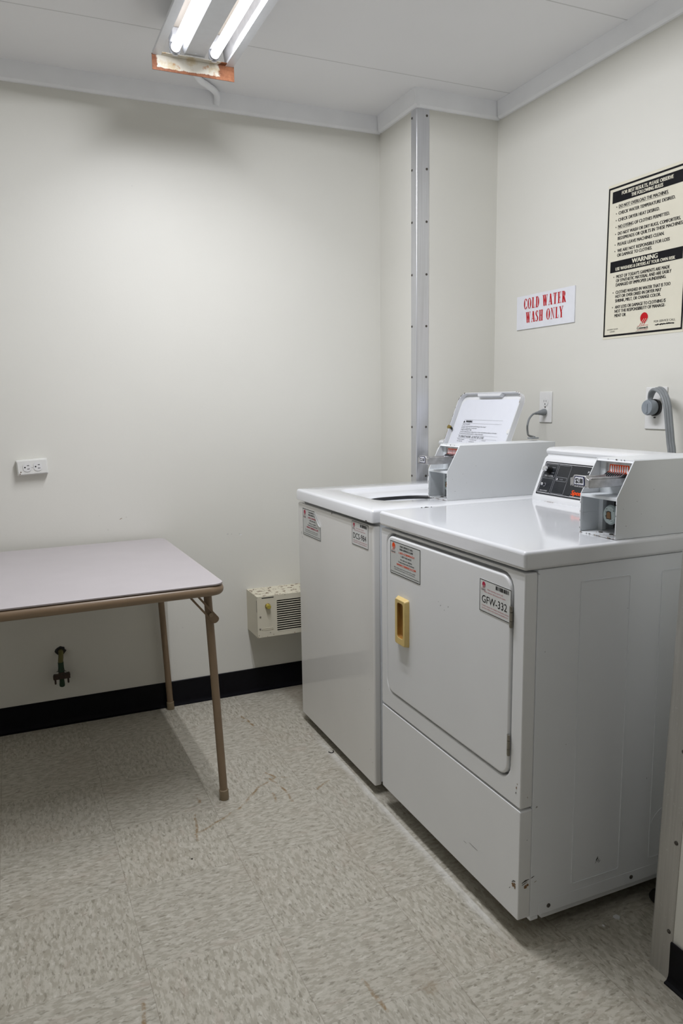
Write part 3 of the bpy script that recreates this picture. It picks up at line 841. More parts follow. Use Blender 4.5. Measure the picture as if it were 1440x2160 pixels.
# ------------------------------------------------------------------ stickers (shared drawing code)
def service_sticker(fr, W, Hh, parent, base, peel=False):
    m = MB()
    if not peel: poly = rr(0, W, 0, Hh, .0008, 2)
    else: poly = [(0, 0), (W, 0), (W, Hh*.52), (W*.98, Hh*.50), (W*.68, Hh), (0, Hh)]
    m.prism(poly, fr, .0001, .0006, base)
    tk = .0018; h = .0009; F = lambda s: s*W; G = lambda s: (1 - s)*Hh
    if not peel: outline(m, fr, 0, W, 0, Hh, tk, m_black, h)
    else:
        rect(m, fr, 0, W, 0, tk, m_black, h); rect(m, fr, 0, tk, 0, Hh, m_black, h); rect(m, fr, W - tk, W, 0, Hh*.51, m_black, h); rect(m, fr, 0, W*.68, Hh - tk, Hh, m_black, h)
    lim = 1.0
    rows = [('FOR SERVICE CALL', .34, .77, .125, .055, m_black, .03), ('PARA SERVICIO LLAME', .33, .77, .215, .055, m_black, .03),
            ('1-877-COINMACH', .30, .81, .325, .060, m_orange, .03), ('1-877-264-6622', .37, .72, .415, .050, m_black, .02),
            ('Or visit our website', .35, .74, .515, .048, m_black, .015), ('O visite nuestro sitio de internet', .28, .81, .595, .048, m_black, .015),
            ('WWW.COINMACH.COM', .22, .86, .695, .062, m_orange, .03), ('When calling, please have the machine ID # available', .13, .85, .790, .034, m_black, 0.),
            ('Cuando llame, por favor reporte el numero de identificacion', .13, .83, .850, .034, m_black, 0.)]
    for s, a, b, v, c, mt, of in rows:
        if peel and v < .5:
            keep = .68 + v*.30
            if b > keep:
                n = max(3, int(len(s)*(keep - a)/(b - a))); b = a + (b - a)*n/len(s); s = s[:n].rstrip()
        if peel and mt is m_orange: mt = m_crimson
        text(m, s, fr, F(a), F(b), G(v), c*Hh, mt, off=of, h=h + .0001, res=2)
    strip(m, fr, (F(.02), G(.925)), (F(.97), G(.925)), .0011, m_black, h)
    logo(m, frame(fr(0, 0, .0004), fr.u, fr.v), F(.12), G(.135), .052*W*1.0, m_orange if not peel else m_crimson, m_black, 'Coinmach', base)
    if peel:
        m.face([fr(W*.68, Hh, .0012), fr(W*.74, Hh*.93, .007), fr(W*.98, Hh*.56, .007), fr(W*.99, Hh*.50, .0012), fr(W*.86, Hh*.55, .003), fr(W*.76, Hh*.72, .003)], m_sticker)
    finish('service_sticker', m, base, parent, smooth=False, weld=False,
           label='service call sticker with a peeled corner' if peel else 'service call sticker with red web address')

def id_sticker(fr, W, Hh, parent, code, lab):
    m = MB(); m.prism(rr(0, W, 0, Hh, .0008, 2), fr, .0001, .0006, m_sticker); h = .0009
    F = lambda s: s*W; G = lambda s: (1 - s)*Hh
    outline(m, fr, 0, W, 0, Hh, .0015, m_black, h)
    for s, a, b, v, c in (('When reporting a service call,', .25, .75, .285, .040), ('please reference this machine ID number:', .15, .84, .375, .040),
                          ('Cuando reporte una maquina necesitando servicio', .08, .94, .815, .040), ('por favor refiera a este numero de identificacion.', .09, .92, .895, .040)):
        text(m, s, fr, F(a), F(b), G(v), c*Hh, m_pink, off=.01, h=h, res=2)
    text(m, code, fr, F(.08), F(.88), G(.71), .225*Hh, m_black, off=.003, h=h, res=4)
    rnd = random.Random(7); u = .52
    while u < .93:
        wd = rnd.choice((.006, .010, .018, .024)); rect(m, fr, F(u), F(min(u + wd, .935)), G(.175), G(.055), m_black, h); u += wd + rnd.choice((.006, .010, .014))
    logo(m, frame(fr(0, 0, .0004), fr.u, fr.v), F(.135), G(.145), .052*W, m_crimson, m_black, 'Coinmach', m_sticker)
    finish('machine_number_sticker', m, m_sticker, parent, smooth=False, weld=False, label=lab)

# ------------------------------------------------------------------ shared machine pieces
def yz(x0): return lambda u, v, n: Vector((x0 + n, u, v))         # polygon (y,z), extruded along +x
def xz(y0): return lambda u, v, n: Vector((u, y0 + n, v))         # polygon (x,z), extruded along +y
X1 = 1.222
SLOPE = (1.083 - 1.036)/(1.062 - .945)

def console(parent, y0, y1, zt, dx=0.):
    dz = zt - .931
    prof = [(1.035, .931), (1.0355, .940), (1.0375, .946), (1.084, 1.062), (1.089, 1.0665), (1.0955, 1.070), (1.096, 1.0765), (1.0905, 1.081), (1.0885, 1.0865), (1.0915, 1.0925), (1.099, 1.096), (1.115, 1.0975), (X1 - .012, 1.0965), (X1 - .004, 1.092), (X1 - .002, 1.08), (X1 - .002, .931)]
    prof = [(a + (dx if a < 1.14 else 0), b) for a, b in prof]
    m = MB(); loops = []
    for y, ins in ((y0, .004), (y0 + .0012, .0012), (y0 + .004, 0.), (y1 - .004, 0.), (y1 - .0012, .0012), (y1, .004)):
        cx, cz = 1.12, 1.01
        loops.append([Vector((px + (cx - px)*ins/.1, y, max(zt, pz + dz + (cz - pz)*ins/.1) if pz > .9311 else zt)) for px, pz in prof])
    m.loops(loops)
    return m
def face_frame(y, zt, dx=0.):
    """frame on the sloping console face: u to the right as seen from the room, v up the slope"""
    d = Vector((SLOPE, 0, 1)).normalized()
    return frame(Vector((1.0375 + dx, y, .946 + zt - .931)) + Vector((-.0006, 0, 0)), (0, -1, 0), d)

# ------------------------------------------------------------------ dryer
def dryer():
    y0, y1 = -.5886, .0980
    t = thing('clothes_dryer', 'white coin-operated clothes dryer nearest the camera with a closed door and yellow handle', 'dryer', (.84, -.245, 0))
    # body shell
    m = MB(); m.box((.522, y0, .062), (X1, y1, .8875)); m.box((.524, y0 + .0008, .052), (.546, y0 + .03, .062)); m.box((.56, y0 + .006, .045), (X1 - .01, y1 - .006, .062))
    finish('cabinet', m, m_side, t, bevel=.0015, label='grey-white side panel')
    # embossed side fields
    g = frame((0, y0, 0), (1, 0, 0), (0, 0, 1))
    for a, b in ((.640, .786), (.882, 1.150)):
        m = MB()
        o = rr(a, b, .112, .850, .006); i = rr(a + .0022, b - .0022, .1142, .8478, .005)
        m.prism(o, g, 0, .0014, None, i); finish('embossed_rib', m, m_side, t)
    m = MB(); m.prism([(.5455, .062), (X1 - .002, .062), (X1 - .002, .0935), (.556, .0935), (.549, .091), (.5455, .085)], g, 0, .0008); finish('base_rail', m, m_side, t, bevel=.0006)
    m = MB(); m.prism(rr(.880, 1.01, .115, .245, .0649, 8), g, 0, .0008, None, rr(.882, 1.008, .117, .243, .0629, 8)); finish('vent_knockout', m, m_side, t)
    for x in (.5745, .828, 1.08):
        m = MB(); m.tube([(x, y0 - .0006, .0785), (x, y0 - .0022, .0785), (x, y0 - .0034, .0785)], [.0052, .005, .003], 14); finish('screw', m, m_screw, t)
    # front: upper frame with door opening, lower access panel
    fr = yz(.4880)
    m = MB(); m.prism(rr(y0, y1, .3385, .8820, .004, 5), fr, 0, .0335, None, rr(-.5485, .0635, .3870, .8745, .042, 5))
    finish('front_panel', m, m_front, t, bevel=.0075, seg=4)
    m = MB(); m.box((.512, -.56, .375), (.521, .075, .885)); finish('door_recess', m, m_front, t)
    m = MB(); m.prism(rr(y0, y1, .0640, .3330, .004, 3), fr, 0, .0335); finish('lower_panel', m, m_front, t, bevel=.0075, seg=4)
    # door
    m = MB(); m.prism(rr(-.5425, .0575, .3935, .8662, .034, 6), yz(.4855), 0, .016)
    d = finish('door', m, m_front, t, bevel=.005, seg=4)
    # handle (sub-part): rounded pull with a deep finger slot
    m = MB()
    hb = rr(-.0790, -.0085, .5620, .7000, .006, 4); hs = rr(-.0655, -.0320, .5850, .6860, .008, 4)
    top = rr(-.0765, -.0200, .5650, .6960, .006, 4)
    A = [Vector((.4853, u, v)) for u, v in hb]; Bq = [Vector((.4710, u, v)) for u, v in top]; Cq = [Vector((.4715, u, v)) for u, v in hs]; Dq = [Vector((.4845, u - .001, v)) for u, v in hs]
    m.loops([A, Bq, Cq], m_gold, False, False); m.loops([Cq, Dq], m_golddk, False, True)
    finish('handle', m, m_gold, d, label='yellow plastic recessed handle', bevel=.0015)
    for z0, z1 in ((.7515, .8000), (.4510, .5005)):
        m = MB()
        for a, b in ((0, .30), (.32, .72), (.74, 1.)): m.cyl((.4840, -.5465, z0 + (z1-z0)*a), (.4840, -.5465, z0 + (z1-z0)*b), .0036, 12)
        m.box((.4838, -.5465, z0), (.4852, -.5400, z1)); finish('hinge', m, m_hinge, d)
    # stickers on the door
    g = frame((.4853, .0325, .7590), (0, -1, 0), (0, 0, 1)); service_sticker(g, .1735, .0955, d, m_stickerg)
    g = frame((.4853, -.4225, .7620), (0, -1, -.02), (0, -.01, 1)); id_sticker(g, .1215, .0765, d, 'GFW-332', 'machine number sticker reading GFW-332')
    # top
    m = MB(); m.prism(rr(.4815, X1, y0 - .006, y1 + .001, .008, 4), lambda u, v, n: Vector((u, v, n)), .8885, .9309)
    tp = finish('top_panel', m, m_enamel, t, bevel=.0085, seg=5, label='glossy white enamel top')
    # console with black panel
    c = finish('control_console', console(t, -.4540, .0990, .9309), m_front, t, angle=25)
    f = face_frame(.0990, .9309); m = MB()
    PW, P0, P1 = .548, .0060, .1150
    m.prism(rr(.0150, PW, P0, P1, .003, 3), f, 0, .0010, m_panel)
    lw = .0011; h = .0014; W_ = m_white; Gm = m_grey
    outline(m, f, .0190, PW - .004, P0 + .0042, P1 - .0042, .0011, W_, h, .004)
    outline(m, f, .0235, .0790, .0640, .1070, .0008, Gm, h, .002)
    outline(m, f, .0235, .0790, .0130, .0600, .0008, Gm, h, .002)
    outline(m, f, .0850, .1420, .0135, .1070, .0008, Gm, h, .002)
    outline(m, f, .0890, .1370, .0545, .0680, .0008, Gm, h, .001)
    rect(m, f, .0920, .0958, .0580, .0635, W_, h)
    for s, a, b, v, cp, mt in (('IN USE', .106, .120, .0592, .0035, Gm), ('REG', .029, .037, .0985, .0030, Gm), ('PERM', .028, .038, .0935, .0030, Gm), ('DELICATE', .054, .070, .0950, .0030, Gm),
                               ('NO HEAT', .058, .072, .0775, .0030, Gm), ('FABRIC SELECTOR', .030, .070, .0665, .0036, W_), ('PUSH TO START', .031, .066, .0165, .0036, W_),
                               ('PERMANENT PRESS', .2180, .3700, .0905, .0058, W_)):
        text(m, s, f, a, b, v, cp, mt, off=.0, h=h, res=2, space=1.25 if 'PERMAN' in s else 1.)
    text(m, 'Speed Queen', f, .1760, .3000, .0185, .0140, m_orange, off=.035, h=h, shear=.08)
    strip(m, f, (.174, .0130), (.302, .0130), .0008, W_, h)
    finish('control_panel', m, m_panel, c, smooth=False, weld=False, label='black control panel with white lines')
    m = MB(); k0 = f(.0480, .0850, .001)
    m.cyl(k0, k0 + f.n*.0045, .0125, 28, m_bakelite); m.cyl(k0 + f.n*.0045, k0 + f.n*.020, .0105, 24, m_bakelite)
    m.cyl(k0 + f.n*.020, k0 + f.n*.025, .0098, 24, m_chrome, .0085)
    finish('selector_knob', m, m_bakelite, c, label='black knob with chrome cap')
    m = MB(); k0 = f(.0485, .0370, .001)
    m.cyl(k0, k0 + f.n*.004, .0062, 20); m.cyl(k0 + f.n*.004, k0 + f.n*.013, .0048, 20); m.ball(k0 + f.n*.013, .0052)
    finish('start_button', m, m_chrome, c, label='chrome start button')
    # scuffs and chips
    m = MB(); U, V = (0, 1, 0), (0, 0, 1); X = .4876
    for k, (y, z, ru, rv, ro, mt) in enumerate(((-.5715, .1545, .0090, .0016, -.35, m_scuff), (-.5690, .1440, .0070, .0060, 0, m_rustc), (-.5668, .1500, .0055, .0012, -.5, m_scuff), (-.5750, .1490, .004, .003, 0, m_rustc), (-.5760, .1410, .003, .006, 0, m_rustc), (-.5566, .129, .005, .0011, -.9, m_scuff),
                     (-.405, .1445, .028, .0007, .03, m_scuff), (-.369, .136, .008, .0005, .0, m_scuff), (-.5735, .385, .002, .004, 0, m_rustc), (-.5720, .372, .0016, .003, 0, m_scuff), (-.576, .395, .002, .0015, 0, m_rustc))):
        m.blob((X - .0001*(k % 3), y, z), U, V, ru, rv, mt, k, rot=ro)
    Xd = .4852
    for k, (y, z, r) in enumerate(((-.2458, .7277, .0014), (-.2826, .7331, .0013), (-.2645, .7199, .001), (-.235, .735, .0008))): m.blob((Xd, y, z), U, V, r, r*1.8, m_scuff, k, rot=.6)
    Y = y0 - .0003; U = (1, 0, 0)
    for k, (x, z, ru, rv, ro, mt) in enumerate(((.505, .1590, .0110, .0022, .30, m_scuff), (.503, .1530, .0090, .0013, .35, m_scuff), (.507, .1450, .0060, .0050, 0, m_rustc), (.7180, .158, .0065, .0013, 1.2, m_scuff), (.7215, .153, .0060, .0011, 1.0, m_scuff), (.7245, .149, .0050, .0009, .8, m_scuff), (.7150, .155, .0050, .0010, 1.5, m_scuff), (.527, .1636, .0065, .0011, .35, m_scuff), (.511, .160, .008, .0012, .25, m_scuff), (.508, .155, .007, .0008, .3, m_scuff), (.513, .148, .004, .004, 0, m_rustc), (.535, .150, .005, .0008, .4, m_rustc),
                     (.7195, .157, .0035, .0008, 1.1, m_scuff), (.7165, .153, .0045, .0009, 1.25, m_scuff), (.7135, .149, .0035, .0007, .9, m_scuff), (.5336, .335, .0035, .0035, 0, m_pen), (.612, .47, .0012, .0015, 0, m_pen), (.78, .77, .0014, .0008, 0, m_scuff), (.865, .33, .0006, .004, .2, m_scuff),
                     (.507, .365, .0008, .003, .2, m_rustc), (.545, .70, .0012, .002, 0, m_pen), (.509, .26, .002, .0007, .2, m_scuff), (.640, .14, .0010, .001, 0, m_scuff))):
        m.blob((x, Y - .0001*(k % 3), z), U, V, ru, rv, mt, k + 40, rot=ro)
    finish('scuff_marks', m, m_scuff, t, smooth=False, weld=False, label='dark scuffs and rust spots')
    m = MB()
    for k, (y, r) in enumerate(((.03, .003), (.018, .006), (.006, .008), (-.006, .005))): m.blob((1.0335, y, .9313 + .00005*k), (1, 0, 0), (0, 1, 0), .0022, r, m_rustc, k)
    finish('rust_line', m, m_rustc, c, smooth=False, weld=False)
    for x in (.68, 1.15):
        for y in (y0 + .14, y1 - .08):
            m = MB(); m.cyl((x, y, 0), (x, y, .012), .020, 18); m.cyl((x, y, .012), (x, y, .052), .007, 12); finish('levelling_foot', m, m_bakelite, t)
dryer()

# ------------------------------------------------------------------ washer
def washer():
    y0, y1, zt = .1530, .8050, .9262
    t = thing('washing_machine', 'white top-loading washing machine with its lid standing open beside the dryer', 'washing machine', (.84, .48, 0))
    m = MB(); m.box((.513, y0 + .002, .040), (X1, y1 - .002, .8845)); m.box((.55, y0 + .01, .022), (X1 - .01, y1 - .01, .045)); finish('cabinet', m, m_side, t, bevel=.002)
    m = MB(); m.prism(rr(y0 + .001, y1 + .001, .0300, .8755, (.006, .006, .006, .006), 4), yz(.4885), 0, .026)
    finish('front_panel', m, m_washer, t, bevel=.009, seg=4)
    # top with a sunken, rounded lid opening narrowing to the round tub mouth
    m = MB(); NC = 8
    cx, cy = .805, .500
    def L(ax, bx, ay, by, r, z): return [Vector((u, v, z)) for u, v in rr(ax, bx, ay, by, r, NC)]
    O = (.4815, X1, y0 - .003, y1 + .002)
    ins = lambda q, z, r: L(O[0] + q, O[1] - q, O[2] + q, O[3] - q, r, z)
    ox0, ox1, oy0, oy1 = .600, 1.030, .303, .695
    q = (.085, .085, .05, .05)
    loops = [ins(.003, .8850, .006), ins(0, .8872, .008), ins(0, zt - .009, .010), ins(.0015, zt - .0045, .010), ins(.0045, zt - .0015, .010), ins(.009, zt, .010),
             L(ox0 - .004, ox1 + .004, oy0 - .004, oy1 + .006, q, zt), L(ox0, ox1, oy0, oy1, q, zt - .0012), L(ox0 + .003, ox1 - .003, oy0 + .002, oy1 - .004, q, zt - .005),
             L(ox0 + .006, ox1 - .006, oy0 + .003, oy1 - .012, q, zt - .0125), L(ox0 + .014, ox1 - .014, oy0 + .004, oy1 - .034, .085, zt - .0170),
             L(ox0 + .020, ox1 - .040, oy0 + .005, oy1 - .072, .12, zt - .0215), L(ox0 + .026, ox1 - .060, oy0 + .006, oy1 - .084, .140, zt - .0290)]
    m.loops(loops, m_enamel, False, False)
    lo2 = [loops[-1], L(ox0 + .028, ox1 - .062, oy0 + .007, oy1 - .086, .140, zt - .034), L(ox0 + .028, ox1 - .062, oy0 + .007, oy1 - .086, .140, .60)]
    m.loops(lo2, m_tubin, False, True)
    finish('top_panel', m, m_enamel, t, angle=50, label='glossy white top with round tub opening')
    c = finish('control_console', console(t, .3450, .8080, zt, .022), m_front, t, angle=25)
    f = face_frame(.8080, zt, .022); m = MB()
    m.prism(rr(.0150, .440, .006, .115, .003, 3), f, 0, .001, m_panel); outline(m, f, .019, .436, .0102, .1108, .0011, m_white, .0014, .004)
    outline(m, f, .0235, .100, .064, .107, .0008, m_grey, .0014, .002); outline(m, f, .0235, .100, .013, .060, .0008, m_grey, .0014, .002)
    finish('control_panel', m, m_panel, c, smooth=False, weld=False, label='black control panel')
    # open lid leaning back against the console
    an = R(22.); d = Vector((sin(an), 0, cos(an)))
    f = frame((1.046, .7350, zt + .004), (0, -1, 0), d)       # u towards the dryer, v up the lid, n to the room
    W_, H_ = .4060, .3700
    m = MB(); out = rr(0, W_, 0, H_, (.006, .006, .040, .040), 6); inn = rr(.0038, W_ - .0038, .0038, H_ - .0038, (.005, .005, .0365, .0365), 6)
    m.prism(out, f, -.004, -.001, m_front); m.prism(out, f, -.001, .0180, m_lidrim, inn)
    k = m.mi(m_lidrim)
    m.prism([(.120, H_ - .004), (.130, H_ - .016), (.270, H_ - .016), (.280, H_ - .004)][::-1], f, -.0008, .0175, m_lidrim)
    lid = finish('lid', m, m_front, t, bevel=.0012, label='open white lid with chipped rim')
    m = MB(); m.prism(rr(.016, W_ - .014, .010, H_ - .024, (.01, .01, .030, .030), 6), f, -.0005, .0030, m_lidin)
    h = .0036
    g = lambda u: .062 + u*.275
    for v in (.2626, .2480, .2000, .1870): strip(m, f, (g(.04 if v > .21 else .0), v), (g(.96), v), .0007, m_grey, h)
    m.face([f(g(.03), .2510, h), f(g(.075), .2510, h), f(g(.052), .2600, h)], m_black)
    text(m, 'WARNING', f, g(.09), g(.255), .2515, .0085, m_black, off=.03, h=h, res=2)
    for s, b, v, of in (('FOR YOUR SAFETY', .22, .2415, .0), ('DO NOT reach into the washer until all moving parts have stopped', .62, .2335, .01), ('DO NOT let children play in or on this washer', .42, .2262, .01), ('TO REDUCE THE RISK OF FIRE', .30, .2188, .0),
                        ('DO NOT put flammable liquids, cleaning solvents, or clothes soaked with these substances, in this washer', .92, .2110, .01), ('DO NOT put items soiled with vegetable or cooking oil in this washer', .62, .2035, .01)):
        text(m, s, f, g(.03), g(b), v, .0050, m_black, off=of, h=h, res=1)
    text(m, 'TO OPERATE WASHER - LID MUST BE CLOSED', f, g(.03), g(.66), .1895, .0080, m_black, off=.0, h=h, res=2, shear=.2)
    for a, s1, s2 in ((.03, 'Measure detergent', 'into wash tub'), (.33, '2. Load clothes loosely', 'into the wash tub'), (.62, '3. Close lid', '')):
        text(m, s1, f, g(a), g(a + (.17 if s2 else .10)), .1805, .0042, m_black, off=.0, h=h, res=1)
        if s2: text(m, s2, f, g(a), g(a + .13), .1730, .0042, m_black, off=.0, h=h, res=1)
    for u in (.29, .59): strip(m, f, (g(u), .120), (g(u), .183), .0005, m_grey, h)
    for cu, q in ((.12, 0), (.43, 0), (.76, 1)):
        pts = [(g(cu) + .022*cos(a), .136 + .028*sin(a)) for a in [R(x) for x in range(20, 170, 25)]] if not q else [(g(cu) - .025, .142), (g(cu), .168), (g(cu) + .025, .142), (g(cu) + .012, .154)]
        for a, b in zip(pts, pts[1:]): strip(m, f, a, b, .0008, m_grey, h)
    finish('lid_liner', m, m_lidin, lid, smooth=False, weld=False, label='printed white inner liner')
    m = MB(); rnd = random.Random(9)
    for k in range(22):
        v = rnd.uniform(.16, H_ - .045); m.blob(f(.0012, v, .0184 + k*.00002), f.u, f.v, .0012, rnd.uniform(.002, .010), m_scuff if k % 4 else m_rustc, k, jag=.6)
    for k in (0, 1, 3, 4, 5, 7, 8):
        a = R(100 + 8*k + rnd.uniform(-3, 3)); m.blob(f(.040 + .0385*cos(a), H_ - .040 + .0385*sin(a), .0184 + k*.00003), f.u, f.v, .0022, .0035, m_scuff, k + 30)
    for k in (0, 1, 2, 4, 5, 6, 8, 10):
        a = R(-2 + 9*k + rnd.uniform(-3, 3)); m.blob(f(W_ - .040 + .0385*cos(a), H_ - .040 + .0385*sin(a), .0184 + k*.00003), f.u, f.v, .0025, .0025, m_scuff if k % 2 else m_rustc, k + 50, jag=.6)
    finish('rim_chips', m, m_scuff, lid, smooth=False, weld=False)
    m = MB(); m.cyl(f(-.001, .226, .010), f(-.001, .226, .0200), .0080, 16, m_brass); m.cyl(f(.004, .226, .008), f(.014, .220, .010), .004, 10, m_slot)
    finish('lid_bumper', m, m_brass, lid, label='corroded brass bumper')
    m = MB(); m.cyl(f(W_ - .024, .222, .003), f(W_ - .024, .222, .0075), .0090, 20); finish('lid_bumper', m, m_plate, lid, label='grey rubber bumper', bevel=.001)
    # stickers
    g = frame((.4883, .7530, .7585), (0, -1, 0), (0, 0, 1)); service_sticker(g, .1750, .1000, t, m_stickerg, peel=True)
    g = frame((.4883, .3070, .7965), (0, -1, .0), (0, 0, 1)); id_sticker(g, .1200, .0765, t, 'DCS-984', 'machine number sticker reading DCS-984')
    m = MB(); V = (0, 0, 1); U = (0, 1, 0)
    for k, (y, z, ru, rv, ro, mt) in enumerate(((.190, .344, .004, .0012, .9, m_pen), (.181, .145, .001, .004, 0, m_scuff), (.17, .105, .0012, .002, 0, m_scuff), (.77, .782, .010, .0007, .1, m_pen), (.772, .760, .003, .008, .2, m_pen), (.765, .745, .0025, .006, -.3, m_pen))):
        m.blob((.4882 - .0001*(k % 2), y, z), U, V, ru, rv, mt, k, rot=ro)
    for k, (x, r) in enumerate(((.655, .004), (.671, .013), (.690, .003))): m.blob((x, y0 - .0035, zt - .0055), (1, 0, 0), V, r, .0038, m_scuff, k + 9)
    m.blob((.492, y0 + .006, .8925), (0, 1, 0), V, .009, .003, m_scuff, 31); m.blob((.4812, y0 + .035, .8885), U, V, .010, .0022, m_scuff, 33); m.blob((.4882, .474, .874), U, V, .003, .006, m_scuff, 35)
    finish('scuff_marks', m, m_scuff, t, smooth=False, weld=False, label='dark chips and scratches')
    for x in (.60, 1.15):
        for y in (y0 + .06, y1 - .06):
            m = MB(); m.cyl((x, y, 0), (x, y, .010), .020, 18); m.cyl((x, y, .010), (x, y, .030), .007, 12); finish('levelling_foot', m, m_bakelite, t)
washer()

# ------------------------------------------------------------------ coin boxes (local: x to the wall, y 0..0.12 across, z up)
def coin_box():
    W_ = .1200; Lx = .434
    t = thing('coin_box', 'white coin payment box standing on the dryer top', 'coin box', (.7463, -.5765, .9313), 'coin boxes on the machines')
    ORG[t.name] = Vector()
    th = .0028
    m = MB(); side = [(0, 0), (Lx, 0), (Lx, .1790), (.0475, .1790), (0, .0950)]
    for y in (0, W_ - th): m.prism(side, xz(y), 0, th)
    m.box((.0, th, 0), (Lx, W_ - th, th)); m.box((.0475, th, .1790 - th), (Lx, W_ - th, .1790)); m.box((Lx - th, th, th), (Lx, W_ - th, .1790 - th))
    m.prism([(.0475, .1770), (.0440, .1730), (.0468, .1715), (.0500, .1770)], xz(th), 0, W_ - 2*th)
    finish('housing', m, m_coin, t, bevel=.0012)
    m = MB(); m.box((.001, th, .0930), (.075, W_ - th, .0955)); m.prism([(.001, .0955), (.0, .0930), (.0, .0885), (.0015, .0885)], xz(th), 0, W_ - 2*th)
    finish('divider_shelf', m, m_coinin, t, bevel=.0006)
    # inner faces and dark back
    m = MB(); m.box((.004, W_ - th - .0012, .004), (.055, W_ - th, .0930)); m.box((.004, W_ - th - .0016, .0475), (.050, W_ - th - .0011, .0485), m_slot)
    m.mats = [m_coinin, m_slot] if len(m.mats) == 1 else m.mats
    m.box((.055, W_ - .016, th), (.058, W_ - th, .0930)); m.box((.0548, W_ - .018, .004), (.066, W_ - .016, .0925))
    finish('money_box_liner', m, m_coinin, t)
    m = MB(); m.box((.105, th, th), (.108, W_ - th, .0925)); finish('back_plate', m, m_dark, t)
    m = MB(); rnd = random.Random(21)
    for k in range(16):
        y = rnd.uniform(.004, W_ - .004); m.blob((-.0004, y, .0016), (0, 1, 0), (0, 0, 1), rnd.uniform(.001, .004), .0013, m_scuff if k % 3 else m_rustc, k)
        if k < 9: m.blob((rnd.uniform(.002, .03), rnd.uniform(.01, W_ - .01), th + .0004 + k*.00002), (1, 0, 0), (0, 1, 0), rnd.uniform(.001, .004), rnd.uniform(.001, .003), m_rustc, k + 50)
    for k, (y, r) in enumerate(((.055, .0045), (.040, .0012), (.030, .0022), (.082, .001))): m.blob((.0462, y, .1782), (0, 1, 0), (.3, 0, 1), r, .0016, m_scuff, k + 70)
    for k, (x, z, r) in enumerate(((.030, .030, .0012), (.075, .055, .0008), (.020, .070, .0009), (.110, .110, .0010), (.140, .020, .0008), (.060, .085, .0009))): m.blob((x, -.0004, z), (1, 0, 0), (0, 0, 1), r, r, m_scuff, k + 80)
    for k, (z) in enumerate((.012, .03, .052, .074)): m.blob((-.0004, W_ - .001, z), (0, 1, 0), (0, 0, 1), .0010, .0022, m_scuff, k + 90)
    for k, (z) in enumerate((.010, .055, .080)): m.blob((-.0004, .0012, z), (0, 1, 0), (0, 0, 1), .0010, .0018, m_scuff, k + 95)
    finish('paint_chips', m, m_scuff, t, smooth=False, weld=False, label='dark paint chips along the edges')
    # money-box lock drum
    m = MB(); lp = []
    c = Vector((.058, .066, .046))
    for x, r in ((.040, .0130), (.0, .0185), (-.012, .0215), (-.017, .0190), (-.019, .0145)): lp.append([c + Vector((x, r*cos(2*pi*k/24), r*1.12*sin(2*pi*k/24))) for k in range(24)])
    m.loops(lp, m_drum); m.prism([(c.y - .008, c.z - .008), (c.y + .005, c.z - .008), (c.y + .005, c.z + .005), (c.y + .001, c.z + .008), (c.y - .006, c.z + .007)], yz(c.x - .0197), 0, .001, m_rustc)
    m.prism([(c.y - .010, c.z - .010), (c.y + .007, c.z - .010), (c.y + .007, c.z + .007), (c.y + .002, c.z + .010), (c.y - .008, c.z + .009)], yz(c.x - .0192), 0, .001, m_slot)
    finish('lock_drum', m, m_drum, t, label='speckled lock drum with square key hole')
    for y in (.045, .080):
        m = MB(); m.cyl((.030, y, th), (.030, y, th + .002), .005, 12); finish('floor_screw', m, m_screw, t)
    # slot plate behind the slide
    m = MB(); m.box((.056, th, .0955), (.059, W_ - th, .1760)); finish('slot_plate', m, m_coinin, t)
    g = frame((.0558, W_/2 + .0385, .1405), (0, -1, 0), (0, 0, 1)); m = MB()
    m.prism(rr(.000, .080, -.016, .030, .002, 3), g, 0, .0006, m_zinc)
    m.prism(rr(.014, .076, .004, .025, .002, 3), g, .0006, .0010, m_orange)
    for k in range(8): disc(m, g, .0195 + k*.0073, .0145, .0022 if k not in (0, 7) else .0028, .0088, m_white, .0014, 18)
    for k in range(1, 7):
        for q in range(3): strip(m, g, (.0180 + k*.0073, .010 + q*.004), (.0210 + k*.0073, .0115 + q*.004), .0008, m_grey, .0017)
    for q in range(9): strip(m, g, (.003, .000 + q*.0032), (.009, .000 + q*.0032), .0007, m_black, .0009)
    finish('slot_label', m, m_orange, t, smooth=False, weld=False, label='red label with eight white ovals')
    # coin slide pushed out to the front
    yc = W_/2; x0 = -.057
    m = MB()
    m.prism([(yc - .026, .1180), (yc + .026, .1180), (yc + .026, .1375), (yc - .026, .1375)], yz(x0 + .006), 0, .106)
    m.prism([(yc - .026, .1375), (yc - .019, .1375), (yc - .022, .1415), (yc - .026, .1415)], yz(x0 + .012), 0, .098)
    m.prism([(yc + .019, .1375), (yc + .026, .1375), (yc + .026, .1415), (yc + .022, .1415)], yz(x0 + .012), 0, .098)
    s = finish('coin_slide', m, m_zinc, t, bevel=.0012, label='metal coin slide')
    m = MB(); m.prism([(yc - .031, .1200), (yc + .031, .1200), (yc + .0315, .1380), (yc + .024, .1400), (yc + .019, .1460), (yc - .019, .1460), (yc - .024, .1400), (yc - .0315, .1380)], yz(x0), 0, .008)
    finish('slide_handle', m, m_zinc, s, bevel=.001)
    m = MB(); g = frame((x0 - .0002, yc + .0180, .1235), (0, -1, 0), (0, 0, 1))
    m.prism([(.0, .0), (.0360, .0), (.0345, .0170), (.0320, .0205), (.0040, .0205), (.0015, .0170)], g, 0, .0006, m_navy)
    m.prism([(.0020, .0018), (.0335, .0018), (.0320, .0165), (.0300, .0188), (.0060, .0188), (.0038, .0165)], g, .0005, .0009, m_sign)
    text(m, '$2.00', g, .0055, .0305, .0050, .0108, m_black, off=.02, h=.0013)
